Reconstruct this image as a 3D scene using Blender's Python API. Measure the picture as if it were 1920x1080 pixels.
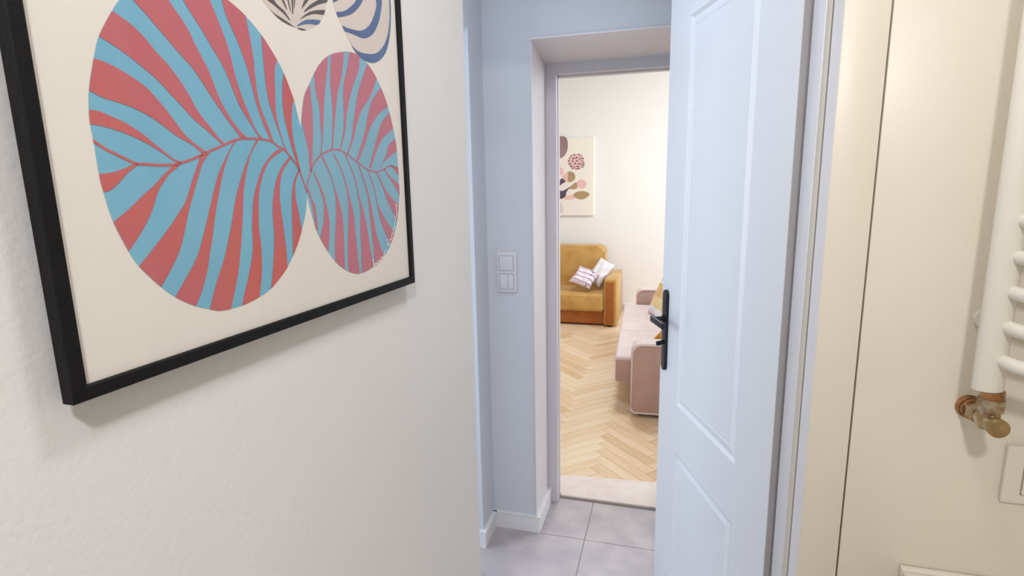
import bpy, bmesh, math, json, random
from mathutils import Vector, Matrix, geometry
from math import radians, sin, cos, pi, sqrt

for o in list(bpy.data.objects):
    bpy.data.objects.remove(o)
sc = bpy.context.scene
COL = sc.collection

# ---------------------------------------------------------------- camera
CAM_Z = 1.55
cam_data = bpy.data.cameras.new('camera')
cam = bpy.data.objects.new('camera', cam_data)
COL.objects.link(cam)
pitch, roll, yaw = radians(10.55), -0.0190, -0.2772
fwd = Vector((sin(yaw) * cos(pitch), cos(yaw) * cos(pitch), -sin(pitch)))
r0 = Vector((cos(yaw), -sin(yaw), 0))
u0 = r0.cross(fwd)
rt = r0 * cos(roll) + u0 * sin(roll)
up = u0 * cos(roll) - r0 * sin(roll)
m = Matrix((rt, up, -fwd)).transposed().to_4x4()
m.translation = Vector((0, 0, CAM_Z))
cam.matrix_world = m
cam_data.sensor_width = 36
cam_data.lens = 36 * 1038.5 / 1920
cam_data.clip_start = 0.02
cam_data.clip_end = 60
sc.camera = cam

# ---------------------------------------------------------------- world, exposure, lights
w = bpy.data.worlds.new('world')
sc.world = w
w.use_nodes = True
bg = w.node_tree.nodes['Background']
bg.inputs[0].default_value = (0.75, 0.86, 1.0, 1)
bg.inputs[1].default_value = 1.0
sc.view_settings.view_transform = 'Standard'
sc.view_settings.look = 'None'
sc.view_settings.exposure = 0.0
sc.view_settings.gamma = 1
sc.view_settings.use_curve_mapping = False


L_LIV, L_LIV_FILL, L_SIDE, L_BATH2, L_BATH3, L_HALL_FILL = 80, 30, 30, 15.5, 4.8, 3.2


def area(name, loc, direction, sx, sy, energy, color, shape='RECTANGLE', spread=180):
    l = bpy.data.lights.new(name, 'AREA')
    l.shape = shape
    l.size = sx
    l.size_y = sy
    l.energy = energy
    l.color = color
    l.spread = radians(spread)
    o = bpy.data.objects.new(name, l)
    COL.objects.link(o)
    o.location = loc
    o.rotation_euler = Vector(direction).to_track_quat('-Z', 'Y').to_euler()
    return o


# daylight entering through the windows of the living room and of the side room
area('living_window_light', (2.44, 5.1, 1.75), (-1, 0, -0.12), 2.0, 1.9, L_LIV, (0.87, 0.94, 1.0))
area('living_fill_light', (-0.4, 4.7, 2.88), (0, 0, -1), 0.5, 0.5, L_LIV_FILL, (0.92, 0.96, 1.0), 'DISK')  # unseen lamp added as fill to brighten floor and seat tops
area('side_room_window_light', (-2.86, 0.95, 1.5), (1, 0.12, 0), 1.5, 1.5, L_SIDE, (0.70, 0.85, 1.0))
# the bathroom ceiling lamp
area('bathroom_ceiling_light_middle', (0.10, 0.60, 2.40), (0, 0, -1), 0.2, 0.2, L_BATH3, (1.0, 0.97, 0.945), 'DISK')
area('bathroom_ceiling_light_rear', (0.20, -0.50, 2.40), (0, 0.3, -1), 0.15, 0.15, L_BATH2, (1.0, 0.975, 0.95), 'DISK')
# unseen fill lamp added to brighten the hallway
area('hall_fill_light', (-0.42, 1.50, 2.56), (0, 0, -1), 0.2, 0.2, L_HALL_FILL, (0.82, 0.89, 1.0), 'DISK')


# ---------------------------------------------------------------- helpers
def lin(c):
    return tuple((x / 12.92 if x <= 0.04045 else ((x + 0.055) / 1.055) ** 2.4) for x in c)


def rgb(r, g, b):
    return lin((r / 255, g / 255, b / 255)) + (1,)


def mat(name, color, rough=0.6, metal=0.0, var=0.0, scale=8.0, bump=0.0, bscale=120.0, spec=0.5, sheen=0.0,
        color2=None, detail=4.0, stretch=None, coat=0.0):
    mt = bpy.data.materials.new(name)
    mt.use_nodes = True
    nt = mt.node_tree
    b = nt.nodes['Principled BSDF']
    b.inputs['Base Color'].default_value = color
    b.inputs['Roughness'].default_value = rough
    b.inputs['Metallic'].default_value = metal
    b.inputs['Specular IOR Level'].default_value = spec
    if sheen:
        b.inputs['Sheen Weight'].default_value = sheen
        b.inputs['Sheen Roughness'].default_value = 0.4
    if coat:
        b.inputs['Coat Weight'].default_value = coat
    tc = nt.nodes.new('ShaderNodeTexCoord')
    mp = nt.nodes.new('ShaderNodeMapping')
    nt.links.new(tc.outputs['Object'], mp.inputs[0])
    if stretch:
        mp.inputs['Scale'].default_value = stretch
    if var or color2:
        n = nt.nodes.new('ShaderNodeTexNoise')
        n.inputs['Scale'].default_value = scale
        n.inputs['Detail'].default_value = detail
        nt.links.new(mp.outputs[0], n.inputs['Vector'])
        r = nt.nodes.new('ShaderNodeValToRGB')
        c2 = color2 or tuple(c * (1 - var) for c in color[:3]) + (1,)
        r.color_ramp.elements[0].position = 0.35
        r.color_ramp.elements[1].position = 0.65
        r.color_ramp.elements[0].color = c2
        r.color_ramp.elements[1].color = color
        nt.links.new(n.outputs['Fac'], r.inputs[0])
        nt.links.new(r.outputs[0], b.inputs['Base Color'])
    if bump:
        n2 = nt.nodes.new('ShaderNodeTexNoise')
        n2.inputs['Scale'].default_value = bscale
        n2.inputs['Detail'].default_value = 3
        nt.links.new(mp.outputs[0], n2.inputs['Vector'])
        bp = nt.nodes.new('ShaderNodeBump')
        bp.inputs['Strength'].default_value = bump
        bp.inputs['Distance'].default_value = 0.002
        nt.links.new(n2.outputs['Fac'], bp.inputs['Height'])
        nt.links.new(bp.outputs[0], b.inputs['Normal'])
    return mt


M = dict(
    plaster=mat('bathroom_plaster', rgb(231, 230, 232), 0.75, var=0.03, scale=3, bump=0.25, bscale=160, spec=0.25),
    hall=mat('hall_paint', rgb(217, 219, 225), 0.75, var=0.03, scale=2.5, bump=0.15, bscale=150, spec=0.25),
    living=mat('living_paint', rgb(240, 238, 234), 0.8, var=0.015, scale=2, bump=0.1, spec=0.2),
    ceiling=mat('ceiling_paint', rgb(238, 237, 235), 0.85, var=0.02, scale=3),
    trim=mat('white_trim', rgb(240, 238, 238), 0.4, var=0.02, scale=4),
    casing=mat('doorway_casing_paint', rgb(231, 225, 227), 0.45, var=0.02, scale=4),
    frame_grey=mat('door_frame_grey', rgb(226, 222, 226), 0.4, var=0.03, scale=3),
    jamb=mat('bathroom_jamb_white', rgb(240, 239, 244), 0.4, var=0.02, scale=3),
    seal=mat('jamb_seal_cream', rgb(236, 229, 212), 0.6, var=0.04, scale=6),
    grout_dark=mat('joint_dark', rgb(158, 148, 138), 0.9, var=0.1, scale=30),
    walltile=mat('cream_wall_tile', rgb(229, 223, 208), 0.35, color2=rgb(226, 218, 203), scale=2.2, spec=0.4),
    tilejoint=mat('wall_tile_joint', rgb(168, 155, 138), 0.9, var=0.15, scale=60),
    floortile=mat('grey_floor_tile', rgb(201, 189, 189), 0.42, color2=rgb(178, 169, 173), scale=7, detail=8, bump=0.08, bscale=60),
    floorgrout=mat('floor_grout', rgb(170, 163, 164), 0.95, var=0.1, scale=50),
    leaf=mat('white_door_lacquer', rgb(236, 238, 243), 0.33, var=0.015, scale=3, spec=0.5),
    black=mat('black_frame_wood', rgb(12, 12, 15), 0.6, spec=0.25, var=0.35, scale=40, bump=0.3, bscale=200),
    blackmetal=mat('matt_black_metal', rgb(24, 25, 38), 0.38, metal=0.25, var=0.1, scale=20),
    paper=mat('poster_paper', rgb(229, 224, 217), 0.7, var=0.01, scale=3),
    red=mat('print_red', rgb(196, 98, 92), 0.7, color2=rgb(188, 100, 112), scale=5, detail=1),
    red_small=mat('print_rose', rgb(190, 112, 128), 0.7, color2=rgb(182, 118, 138), scale=6, detail=1),
    blue=mat('print_blue', rgb(122, 184, 210), 0.7, color2=rgb(114, 173, 202), scale=6, detail=2),
    blue_small=mat('print_blue_pale', rgb(130, 180, 202), 0.7, color2=rgb(124, 168, 194), scale=6, detail=2),
    beige=mat('print_beige', rgb(216, 204, 198), 0.7, color2=rgb(208, 198, 190), scale=6),
    brownprint=mat('print_brown', rgb(92, 84, 86), 0.7, var=0.1, scale=20),
    navyprint=mat('print_navy', rgb(88, 112, 156), 0.7, color2=rgb(78, 92, 140), scale=8),
    whiteink=mat('white_ink', rgb(240, 240, 240), 0.6, var=0.02),
    switch=mat('switch_plastic', rgb(226, 224, 226), 0.35, var=0.01),
    switch_gap=mat('switch_gap_grey', rgb(165, 165, 176), 0.7, var=0.05),
    ochre=mat('ochre_velvet', rgb(206, 164, 98), 0.75, color2=rgb(190, 144, 78), scale=6, detail=3, sheen=0.25, bump=0.3, bscale=90, spec=0.2),
    ochre_shaded=mat('ochre_velvet_shaded', rgb(180, 110, 58), 0.75, color2=rgb(162, 94, 46), scale=6, sheen=0.15, spec=0.2),  # same velvet with the shade of the front faces put into the colour
    ochre_pipe=mat('ochre_piping', rgb(200, 150, 70), 0.7, var=0.1, scale=20),
    sofaleg=mat('dark_sofa_foot', rgb(58, 34, 26), 0.6, var=0.1, scale=20),
    pink=mat('pink_upholstery', rgb(228, 212, 210), 0.85, color2=rgb(222, 203, 201), scale=7, sheen=0.2, bump=0.4, bscale=220, spec=0.15),
    pink_shaded=mat('pink_upholstery_shaded', rgb(200, 168, 158), 0.85, color2=rgb(192, 158, 148), scale=6, sheen=0.15, bump=0.4, bscale=220, spec=0.15),  # same pink fabric, darkened to paint in the shade of the fronts
    pinkpipe=mat('pale_pink_piping', rgb(232, 214, 208), 0.8, var=0.03, scale=20),
    mat=mat('pale_mat', rgb(240, 228, 222), 0.9, color2=rgb(235, 220, 212), scale=14, bump=0.5, bscale=260, spec=0.1),
    white_fabric=mat('white_pillow_fabric', rgb(232, 226, 230), 0.9, var=0.04, scale=12, bump=0.4, bscale=200, spec=0.1),
    mustard=mat('mustard_pillow_fabric', rgb(200, 140, 40), 0.9, color2=rgb(176, 116, 30), scale=30, spec=0.1),
    enamel=mat('white_enamel', rgb(232, 228, 216), 0.28, var=0.01, scale=5, coat=0.3),
    brass=mat('worn_nickel_brass', rgb(198, 182, 156), 0.30, metal=0.85, color2=rgb(150, 122, 86), scale=60, bump=0.3, bscale=140),
    copper=mat('copper_ring', rgb(196, 150, 104), 0.35, metal=0.85, color2=rgb(120, 74, 40), scale=40),
    brasscap=mat('worn_brass_cap', rgb(178, 152, 104), 0.4, metal=0.7, color2=rgb(152, 126, 84), scale=60),
    cabinet=mat('white_cabinet_lacquer', rgb(228, 222, 208), 0.4, var=0.02, scale=4),
    lamp=mat('lamp_housing', rgb(235, 235, 235), 0.5, var=0.02),
)


def link(name, bm, mt, parent=None, smooth=False, label=None):
    bmesh.ops.recalc_face_normals(bm, faces=bm.faces)
    me = bpy.data.meshes.new(name)
    bm.to_mesh(me)
    bm.free()
    if smooth:
        for p in me.polygons:
            p.use_smooth = True
        if smooth != 'all':
            try:
                me.set_sharp_from_angle(angle=radians(40))
            except Exception:
                pass
    me.materials.append(mt)
    o = bpy.data.objects.new(name, me)
    COL.objects.link(o)
    if parent:
        o.parent = parent
    if label:
        o['label'] = label
    return o


def tag(o, label, cat, group=None, kind=None):
    o['label'] = label
    o['category'] = cat
    if group:
        o['group'] = group
    if kind:
        o['kind'] = kind
    return o


def struct(o, label=None):
    o['kind'] = 'structure'
    if label:
        o['label'] = label
    return o


def empty(name, loc, rz=0):
    o = bpy.data.objects.new(name, None)
    COL.objects.link(o)
    o.location = loc
    o.rotation_euler = (0, 0, rz)
    o.empty_display_size = 0.1
    return o


def add_box(bm, a, b, bevel=0.0, seg=3):
    x0, y0, z0 = a
    x1, y1, z1 = b
    t = bmesh.new()
    vs = [t.verts.new(p) for p in ((x0, y0, z0), (x1, y0, z0), (x1, y1, z0), (x0, y1, z0),
                                   (x0, y0, z1), (x1, y0, z1), (x1, y1, z1), (x0, y1, z1))]
    for f in ((0, 3, 2, 1), (4, 5, 6, 7), (0, 1, 5, 4), (1, 2, 6, 5), (2, 3, 7, 6), (3, 0, 4, 7)):
        t.faces.new([vs[i] for i in f])
    if bevel:
        bmesh.ops.bevel(t, geom=t.edges[:], offset=bevel, segments=seg, profile=0.5, affect='EDGES')
    merge(bm, t)


def merge(bm, t, mtx=None):
    if mtx is not None:
        t.transform(mtx)
    me = bpy.data.meshes.new('tmp')
    t.to_mesh(me)
    t.free()
    bm.from_mesh(me)
    bpy.data.meshes.remove(me)


def box(name, a, b, mt, parent=None, bevel=0.0, seg=3, label=None):
    bm = bmesh.new()
    add_box(bm, a, b, bevel, seg)
    return link(name, bm, mt, parent, smooth=bool(bevel), label=label)


def add_prism(bm, pts, axis, d0, d1, bevel=0.0, seg=3, rim_only=True):
    """extrude a 2-D outline; axis 'x','y','z' is the extrusion axis"""
    t = bmesh.new()

    def P(p, d):
        if axis == 'y':
            return (p[0], d, p[1])
        if axis == 'x':
            return (d, p[0], p[1])
        return (p[0], p[1], d)
    A = [t.verts.new(P(p, d0)) for p in pts]
    B = [t.verts.new(P(p, d1)) for p in pts]
    t.faces.new(A)
    t.faces.new(B[::-1])
    n = len(pts)
    for i in range(n):
        t.faces.new((A[i], A[(i + 1) % n], B[(i + 1) % n], B[i]))
    if bevel:
        rim = [e for e in t.edges if (e.verts[0] in A) == (e.verts[1] in A)]
        bmesh.ops.bevel(t, geom=rim, offset=bevel, segments=seg, profile=0.5, affect='EDGES')
    merge(bm, t)


def rrect(x0, z0, x1, z1, r, seg=6):
    """rounded rectangle outline; r = (bl, br, tr, tl)"""
    if not isinstance(r, (tuple, list)):
        r = (r,) * 4
    out = []
    for (cx, cy, a0, rr) in ((x0, z0, 180, r[0]), (x1, z0, 270, r[1]), (x1, z1, 0, r[2]), (x0, z1, 90, r[3])):
        if rr <= 0:
            out.append((cx, cy))
            continue
        ccx = cx + rr if cx == x0 else cx - rr
        ccy = cy + rr if cy == z0 else cy - rr
        for k in range(seg + 1):
            a = radians(a0 + 90 * k / seg)
            out.append((ccx + rr * cos(a), ccy + rr * sin(a)))
    return out


def add_tube(bm, pts, rad, n=12, caps=True, squash=1.0):
    pts = [Vector(p) for p in pts]
    rads = rad if isinstance(rad, (list, tuple)) else [rad] * len(pts)
    t = bmesh.new()
    rings = []
    ref = None
    for i, p in enumerate(pts):
        d = (pts[min(i + 1, len(pts) - 1)] - pts[max(i - 1, 0)]).normalized()
        if ref is None:
            ref = Vector((0, 0, 1)) if abs(d.z) < 0.9 else Vector((1, 0, 0))
        a = (ref - d * ref.dot(d)).normalized()
        b = d.cross(a)
        ref = a
        rings.append([t.verts.new(p + (a * cos(2 * pi * k / n) * squash + b * sin(2 * pi * k / n)) * rads[i]) for k in range(n)])
    for i in range(len(rings) - 1):
        for k in range(n):
            t.faces.new((rings[i][k], rings[i][(k + 1) % n], rings[i + 1][(k + 1) % n], rings[i + 1][k]))
    if caps:
        t.faces.new(rings[0][::-1])
        t.faces.new(rings[-1])
    merge(bm, t)


def cr(pts, k=4):
    """Catmull-Rom subdivision of an open polyline"""
    out = []
    n = len(pts)
    for i in range(n - 1):
        p0, p1, p2, p3 = pts[max(i - 1, 0)], pts[i], pts[i + 1], pts[min(i + 2, n - 1)]
        for j in range(k):
            t = j / k
            out.append(tuple(0.5 * (2 * p1[c] + (p2[c] - p0[c]) * t + (2 * p0[c] - 5 * p1[c] + 4 * p2[c] - p3[c]) * t * t
                                    + (3 * p1[c] - p0[c] - 3 * p2[c] + p3[c]) * t ** 3) for c in (0, 1)))
    out.append(tuple(pts[-1]))
    return out


def crc(pts, k=4):
    n = len(pts)
    e = cr([pts[-2], pts[-1]] + list(pts) + [pts[0], pts[1]], k)
    return e[2 * k:(2 + n) * k]


def hull(pts):
    p = sorted(set((round(a, 6), round(b, 6)) for a, b in pts))

    def half(q):
        h = []
        for c in q:
            while len(h) >= 2 and (h[-1][0] - h[-2][0]) * (c[1] - h[-2][1]) - (h[-1][1] - h[-2][1]) * (c[0] - h[-2][0]) <= 0:
                h.pop()
            h.append(c)
        return h
    a, b = half(p), half(p[::-1])
    return a[:-1] + b[:-1]


def clip(poly, win):
    out = list(poly)
    n = len(win)
    for i in range(n):
        a, b = win[i], win[(i + 1) % n]
        src, out = out, []

        def side(p):
            return (b[0] - a[0]) * (p[1] - a[1]) - (b[1] - a[1]) * (p[0] - a[0])
        for j in range(len(src)):
            p, q = src[j - 1], src[j]
            sp, sq = side(p), side(q)
            if (sp >= 0) != (sq >= 0):
                t = sp / (sp - sq)
                out.append((p[0] + (q[0] - p[0]) * t, p[1] + (q[1] - p[1]) * t))
            if sq >= 0:
                out.append(q)
        if not out:
            return []
    return out


def add_flat(bm, poly, place):
    """triangulated flat print shape; place maps (u, v) to a point"""
    q = []
    for p in poly:
        if not q or (abs(p[0] - q[-1][0]) + abs(p[1] - q[-1][1])) > 2e-5:
            q.append(p)
    if len(q) > 2 and abs(q[0][0] - q[-1][0]) + abs(q[0][1] - q[-1][1]) < 2e-5:
        q.pop()
    if len(q) < 3:
        return
    tris = geometry.tessellate_polygon([[Vector((p[0], p[1], 0)) for p in q]])
    vs = [bm.verts.new(place(p)) for p in q]
    for t in tris:
        try:
            bm.faces.new([vs[i] for i in t])
        except ValueError:
            pass


def ribbon(pts, wd):
    pts = cr(pts, 4)
    L, R = [], []
    for i, p in enumerate(pts):
        a, b = pts[max(i - 1, 0)], pts[min(i + 1, len(pts) - 1)]
        d = Vector((b[0] - a[0], b[1] - a[1]))
        d.normalize()
        L.append((p[0] - d.y * wd / 2, p[1] + d.x * wd / 2))
        R.append((p[0] + d.y * wd / 2, p[1] - d.x * wd / 2))
    return L + R[::-1]


# ================================================================ SETTING
H_B, H_H, H_L = 2.45, 2.62, 2.95
X0, Y0 = -0.41, 1.12            # far end of the picture wall
TH = radians(2.31)
dw = Vector((sin(TH), cos(TH), 0))      # along the picture wall
nw = Vector((cos(TH), -sin(TH), 0))     # out of the wall

# picture wall (slightly skewed against the hall)
bm = bmesh.new()
add_prism(bm, [(X0, Y0), (X0 - sin(TH) * 2.4, Y0 - 2.4 * cos(TH)), (-0.66, Y0 - 2.4 * cos(TH)), (-0.66, Y0)], 'z', 0, H_B)
struct(link('wall_left', bm, M['plaster']), 'plain white plaster wall the striped leaf print hangs on')

# bathroom door wall: piece left of the opening and lintel, piece right carries tiles
box_ = lambda n, a, b, mt, lab=None, par=None: struct(box(n, a, b, mt, par), lab)
box_('wall_door_side', (-0.66, Y0, 0), (-0.50, 1.31, H_B), M['hall'], 'short white wall left of the bathroom door opening')
box_('wall_door_lintel', (-0.66, 1.14, 2.20), (1.42, 1.31, H_H), M['hall'], 'white wall above the bathroom door')
box_('wall_tiled', (0.286, 1.132, 0), (1.42, 1.31, 2.20), M['tilejoint'], 'cream tiled bathroom wall to the right of the open door')
wt = bpy.data.objects['wall_tiled']
k = 0
for (xa, xb) in ((0.2738, 0.3435), (0.3465, 0.944), (0.947, 1.40)):
    for (za, zb) in ((0.0, 0.678), (0.681, 1.899), (1.902, 2.42)):
        t = box('tile', (xa, 1.120, za), (xb, 1.133, zb), M['walltile'], None, 0.0009, 2)
        t.parent = wt
# rest of the bathroom
box_('wall_bathroom_right', (1.40, -1.3, 0), (1.50, 1.12, H_B), M['walltile'], 'bathroom side wall outside the picture')
box_('wall_bathroom_rear', (-0.66, -1.38, 0), (1.5, -1.28, H_B), M['plaster'], 'bathroom rear wall behind the camera')
box_('ceiling_bathroom', (-0.66, -1.38, H_B), (1.5, 1.14, H_B + .1), M['ceiling'], 'bathroom ceiling')
box_('floor_bathroom', (-0.66, -1.38, -0.1), (1.5, 1.31, 0.0), M['walltile'], 'bathroom floor')

# door frame of the bathroom: right jamb with its layers, head, left jamb
jf = empty('trim_1', (0.265, 1.2, 0))
struct(jf, 'white frame of the bathroom door between hinge side and cream tiles')
def jpart(n, a, b, mt, bev=0.0):
    o = box(n, a, b, mt, None, bev, 2)
    o.parent = jf
    o.matrix_parent_inverse = Matrix.Translation((-0.265, -1.2, 0))
    return o
jpart('jamb', (0.265, 1.212, 0), (0.30, 1.312, 2.20), M['jamb'], 0.002)
jpart('jamb_stop', (0.2665, 1.166, 0), (0.30, 1.211, 2.20), M['seal'], 0.0015)
jpart('joint', (0.2658, 1.1525, 0), (0.30, 1.1655, 2.20), M['grout_dark'])
eb = bmesh.new()
add_prism(eb, [(0.265, 1.152), (0.2732, 1.1202), (0.2737, 1.1202), (0.2737, 1.1335), (0.285, 1.1335), (0.285, 1.152)], 'z', 0, 2.20)
eo = link('edge_strip', eb, M['jamb'])
eo.parent = jf
eo.matrix_parent_inverse = Matrix.Translation((-0.265, -1.2, 0))
jpart('jamb', (-0.53, 1.125, 0), (-0.495, 1.312, 2.20), M['jamb'], 0.002)
jpart('head', (-0.495, 1.15, 2.165), (0.265, 1.312, 2.20), M['jamb'], 0.002)

# hall floor: slab of grout with 60 cm grey tiles
fl = box_('floor', (-0.9, 1.31, -0.10), (1.6, 2.508, -0.003), M['floorgrout'], 'grey tiled hallway floor')
xs = [-0.90, -0.315, 0.285, 0.885, 1.6]
ys = [1.312, 1.603, 2.203, 2.507]
for i in range(4):
    for j in range(3):
        t = box('tile', (xs[i] + .0015, ys[j] + .0015, -0.012), (xs[i + 1] - .0015, ys[j + 1] - .0015, 0.0), M['floortile'], None, 0.0008, 1)
        t.parent = fl
        t.data.materials[0] = M['floortile']

# hall walls
wb = bmesh.new()
# back wall of the hall with the doorway to the living room, splayed soffit
XO, ZO, ZI = -0.535, 2.102, 2.058
add_box(wb, (-0.95, 2.215, 0), (XO, 2.47, H_H))
add_box(wb, (0.50, 2.215, 0), (1.60, 2.47, H_H))
t = bmesh.new()
prof = [(2.215, ZO), (2.47, ZI), (2.47, H_H), (2.215, H_H)]
A = [t.verts.new((XO, y, z)) for y, z in prof]
B = [t.verts.new((0.50, y, z)) for y, z in prof]
t.faces.new(A); t.faces.new(B[::-1])
for i in range(4):
    t.faces.new((A[i], A[(i + 1) % 4], B[(i + 1) % 4], B[i]))
merge(wb, t)
struct(link('wall_hall', wb, M['hall']), 'blue-grey lit hallway wall with the doorway to the living room')
# smooth reveal lining of the doorway (pinkish white)
rl = bmesh.new()
add_prism(rl, [(2.205, 0.0), (2.462, 0.0), (2.462, ZI - .0045), (2.205, ZO - .0045)], 'x', XO, XO + 0.0035)
t = bmesh.new()
for (y0, z0, y1, z1) in ((2.205, ZO - .004, 2.462, ZI - .004),):
    prof = [(y0, z0), (y1, z1), (y1, z1 + .006), (y0, z0 + .006)]
    A = [t.verts.new((XO, y, z)) for y, z in prof]
    B = [t.verts.new((0.50, y, z)) for y, z in prof]
    t.faces.new(A); t.faces.new(B[::-1])
    for i in range(4):
        t.faces.new((A[i], A[(i + 1) % 4], B[(i + 1) % 4], B[i]))
merge(rl, t)
dt = link('trim_2', rl, M['casing'])
struct(dt, 'white reveal and grey frame of the living room doorway')
f = bmesh.new()
add_box(f, (-0.56, 2.462, 0.0), (-0.487, 2.528, 2.0120), 0.001, 1)
add_box(f, (-0.56, 2.462, 2.0121), (0.52, 2.528, 2.14), 0.001, 1)
add_box(f, (0.44, 2.462, 0.0), (0.52, 2.528, 2.0120), 0.001, 1)
o = link('door_frame', f, M['frame_grey'])
o.parent = dt
f = bmesh.new()
add_box(f, (-0.4875, 2.500, 0.0), (-0.4835, 2.530, 2.012), 0.001, 1)
add_box(f, (-0.4875, 2.500, 2.004), (0.44, 2.530, 2.0125), 0.001, 1)
o = link('frame_lip', f, M['casing'])
o.parent = dt

# side wall of the hall with the opening to the side room
hl = bmesh.new()
add_box(hl, (-0.90, 2.052, 0), (-0.735, 2.215, H_H))
add_box(hl, (-0.90, 1.31, 2.122), (-0.735, 2.052, H_H))
struct(link('wall_hall_left', hl, M['hall']), 'narrow hallway wall beside the opening to the side room')
box_('wall_hall_right', (1.40, 1.31, 0), (1.55, 2.215, H_H), M['hall'], 'hallway end wall hidden behind the door')
box_('ceiling_hall', (-0.95, 1.31, H_H), (1.6, 2.47, H_H + .1), M['ceiling'], 'hallway ceiling')
# skirtings
def skirt(name, pts, depth, lab):
    """pts: plan outline of the skirting run"""
    b = bmesh.new()
    add_prism(b, pts, 'z', 0.0, 0.079)
    bmesh.ops.bevel(b, geom=[e for e in b.edges if all(abs(v.co.z - 0.079) < 1e-5 for v in e.verts)], offset=0.004, segments=2, affect='EDGES')
    return struct(link(name, b, M['trim']), lab)
skirt('baseboard_hall', [(-0.735, 2.201), (-0.517, 2.201), (-0.517, 2.462), (-0.531, 2.462), (-0.531, 2.215), (-0.735, 2.215)], 0.014,
      'white skirting under the light switch turning into the doorway')
skirt('baseboard_left', [(-0.90, 2.038), (-0.721, 2.038), (-0.721, 2.201), (-0.735, 2.201), (-0.735, 2.052), (-0.90, 2.052)], 0.014,
      'white skirting wrapped round the narrow hallway wall corner')

# side room whose daylight fills the hall
box_('floor_side_room', (-3.0, -0.6, -0.1), (-0.9, 2.215, 0.0), M['living'], 'side room floor')
box_('ceiling_side_room', (-3.0, -0.6, H_H), (-0.9, 2.215, H_H + .1), M['ceiling'], 'side room ceiling')
box_('wall_side_room_back', (-3.0, 2.052, 0), (-0.9, 2.215, H_H), M['hall'], 'side room wall')
box_('wall_side_room_front', (-3.0, -0.7, 0), (-0.66, -0.6, H_H), M['hall'], 'side room wall')
wsr = bmesh.new()
add_box(wsr, (-3.05, -0.6, 0), (-2.9, 0.15, H_H))
add_box(wsr, (-3.05, 1.75, 0), (-2.9, 2.052, H_H))
add_box(wsr, (-3.05, 0.15, 0), (-2.9, 1.75, 0.70))
add_box(wsr, (-3.05, 0.15, 2.3), (-2.9, 1.75, H_H))
struct(link('wall_side_room_window', wsr, M['hall']), 'side room window wall')
box_('wall_side_room_right', (-0.70, -0.6, 0), (-0.66, 1.31, H_H), M['hall'], 'back of the picture wall in the side room')

# living room shell
LX0, LX1, LY0, LY1 = -3.2, 2.40, 2.528, 6.78
box_('wall_living_back', (LX0, LY1, 0), (LX1 + .2, LY1 + .12, H_L), M['living'], 'bright white living room wall behind the ochre sofa')
box_('wall_living_left', (LX0 - .12, LY0, 0), (LX0, LY1, H_L), M['living'], 'living room left wall')
wn = bmesh.new()
add_box(wn, (LX0, 2.47, 0), (-0.56, 2.528, H_L))
add_box(wn, (0.52, 2.47, 0), (LX1, 2.528, H_L))
add_box(wn, (-0.56, 2.47, 2.14), (0.52, 2.528, H_L))
struct(link('wall_living_front', wn, M['living']), 'living room wall round the doorway')
wr = bmesh.new()
add_box(wr, (LX1, LY0, 0), (LX1 + .2, 4.05, H_L))
add_box(wr, (LX1, 6.15, 0), (LX1 + .2, LY1, H_L))
add_box(wr, (LX1, 4.05, 0), (LX1 + .2, 6.15, 0.75))
add_box(wr, (LX1, 4.05, 2.75), (LX1 + .2, 6.15, H_L))
struct(link('wall_living_right', wr, M['living']), 'living room window wall')
box_('ceiling', (LX0 - .1, 2.47, H_L), (LX1 + .2, LY1 + .12, H_L + .1), M['ceiling'], 'living room ceiling')
box_('baseboard_living', (-0.50, LY1 - 0.016, 0.0), (LX1, LY1, 0.085), M['trim'], 'white skirting behind the sofas')
for nm, (ya, yb, za, zb, x) in (('window_1', (4.05, 6.15, 0.75, 2.75, LX1 + .10)), ('window_2', (0.15, 1.75, 0.70, 2.3, -3.0))):
    b = bmesh.new()
    for (a_, b_, c_, d_) in ((ya, yb, za, za + .05), (ya, yb, zb - .05, zb), (ya, ya + .05, za, zb), (yb - .05, yb, za, zb),
                             ((ya + yb) / 2 - .03, (ya + yb) / 2 + .03, za, zb)):
        add_box(b, (x - .02, a_, c_), (x + .02, b_, d_))
    struct(link(nm, b, M['trim']), 'white window frame out of view')

# parquet
fp = box_('floor_parquet', (LX0, 2.509, -0.12), (LX1, LY1, -0.006), mat('parquet_base', rgb(120, 84, 52), 0.8, var=0.1), 'oak herringbone parquet of the living room')
wood = []
for i, (c1, c2) in enumerate([((240, 216, 186), (232, 204, 168)), ((236, 208, 174), (226, 194, 154)), ((243, 222, 194), (236, 211, 178)),
                              ((228, 198, 160), (216, 182, 140)), ((238, 212, 180), (229, 199, 162))]):
    wood.append(mat('oak_plank_%d' % i, rgb(*c1), 0.36, color2=rgb(*c2), scale=5, detail=6, stretch=(1.2, 14, 1), spec=0.5))
PW, NP = 0.07, 6
PL = PW * NP
plank_mesh = []
for wm in wood:
    b = bmesh.new()
    add_box(b, (0.0008, 0.0008, -0.010), (PL - 0.0008, PW - 0.0008, 0.0), 0.0009, 1)
    me = bpy.data.meshes.new('plank')
    bmesh.ops.recalc_face_normals(b, faces=b.faces)
    b.to_mesh(me); b.free()
    me.materials.append(wm)
    plank_mesh.append(me)
random.seed(5)
rot = Matrix.Rotation(radians(45), 3, 'Z')
org = Vector((-0.62, 2.60, 0))
planks = []
for y in range(-80, 120):
    for x in range(-80, 120):
        md = (x - y) % (2 * NP)
        if md == 0:
            planks.append(((x * PW, y * PW), 0))
        elif (x - y) % (2 * NP) == 2 * NP - 1:
            # lowest cell of a vertical plank: column x, rows y .. y+NP-1
            planks.append(((x * PW, y * PW), 1))
items = []
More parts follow.
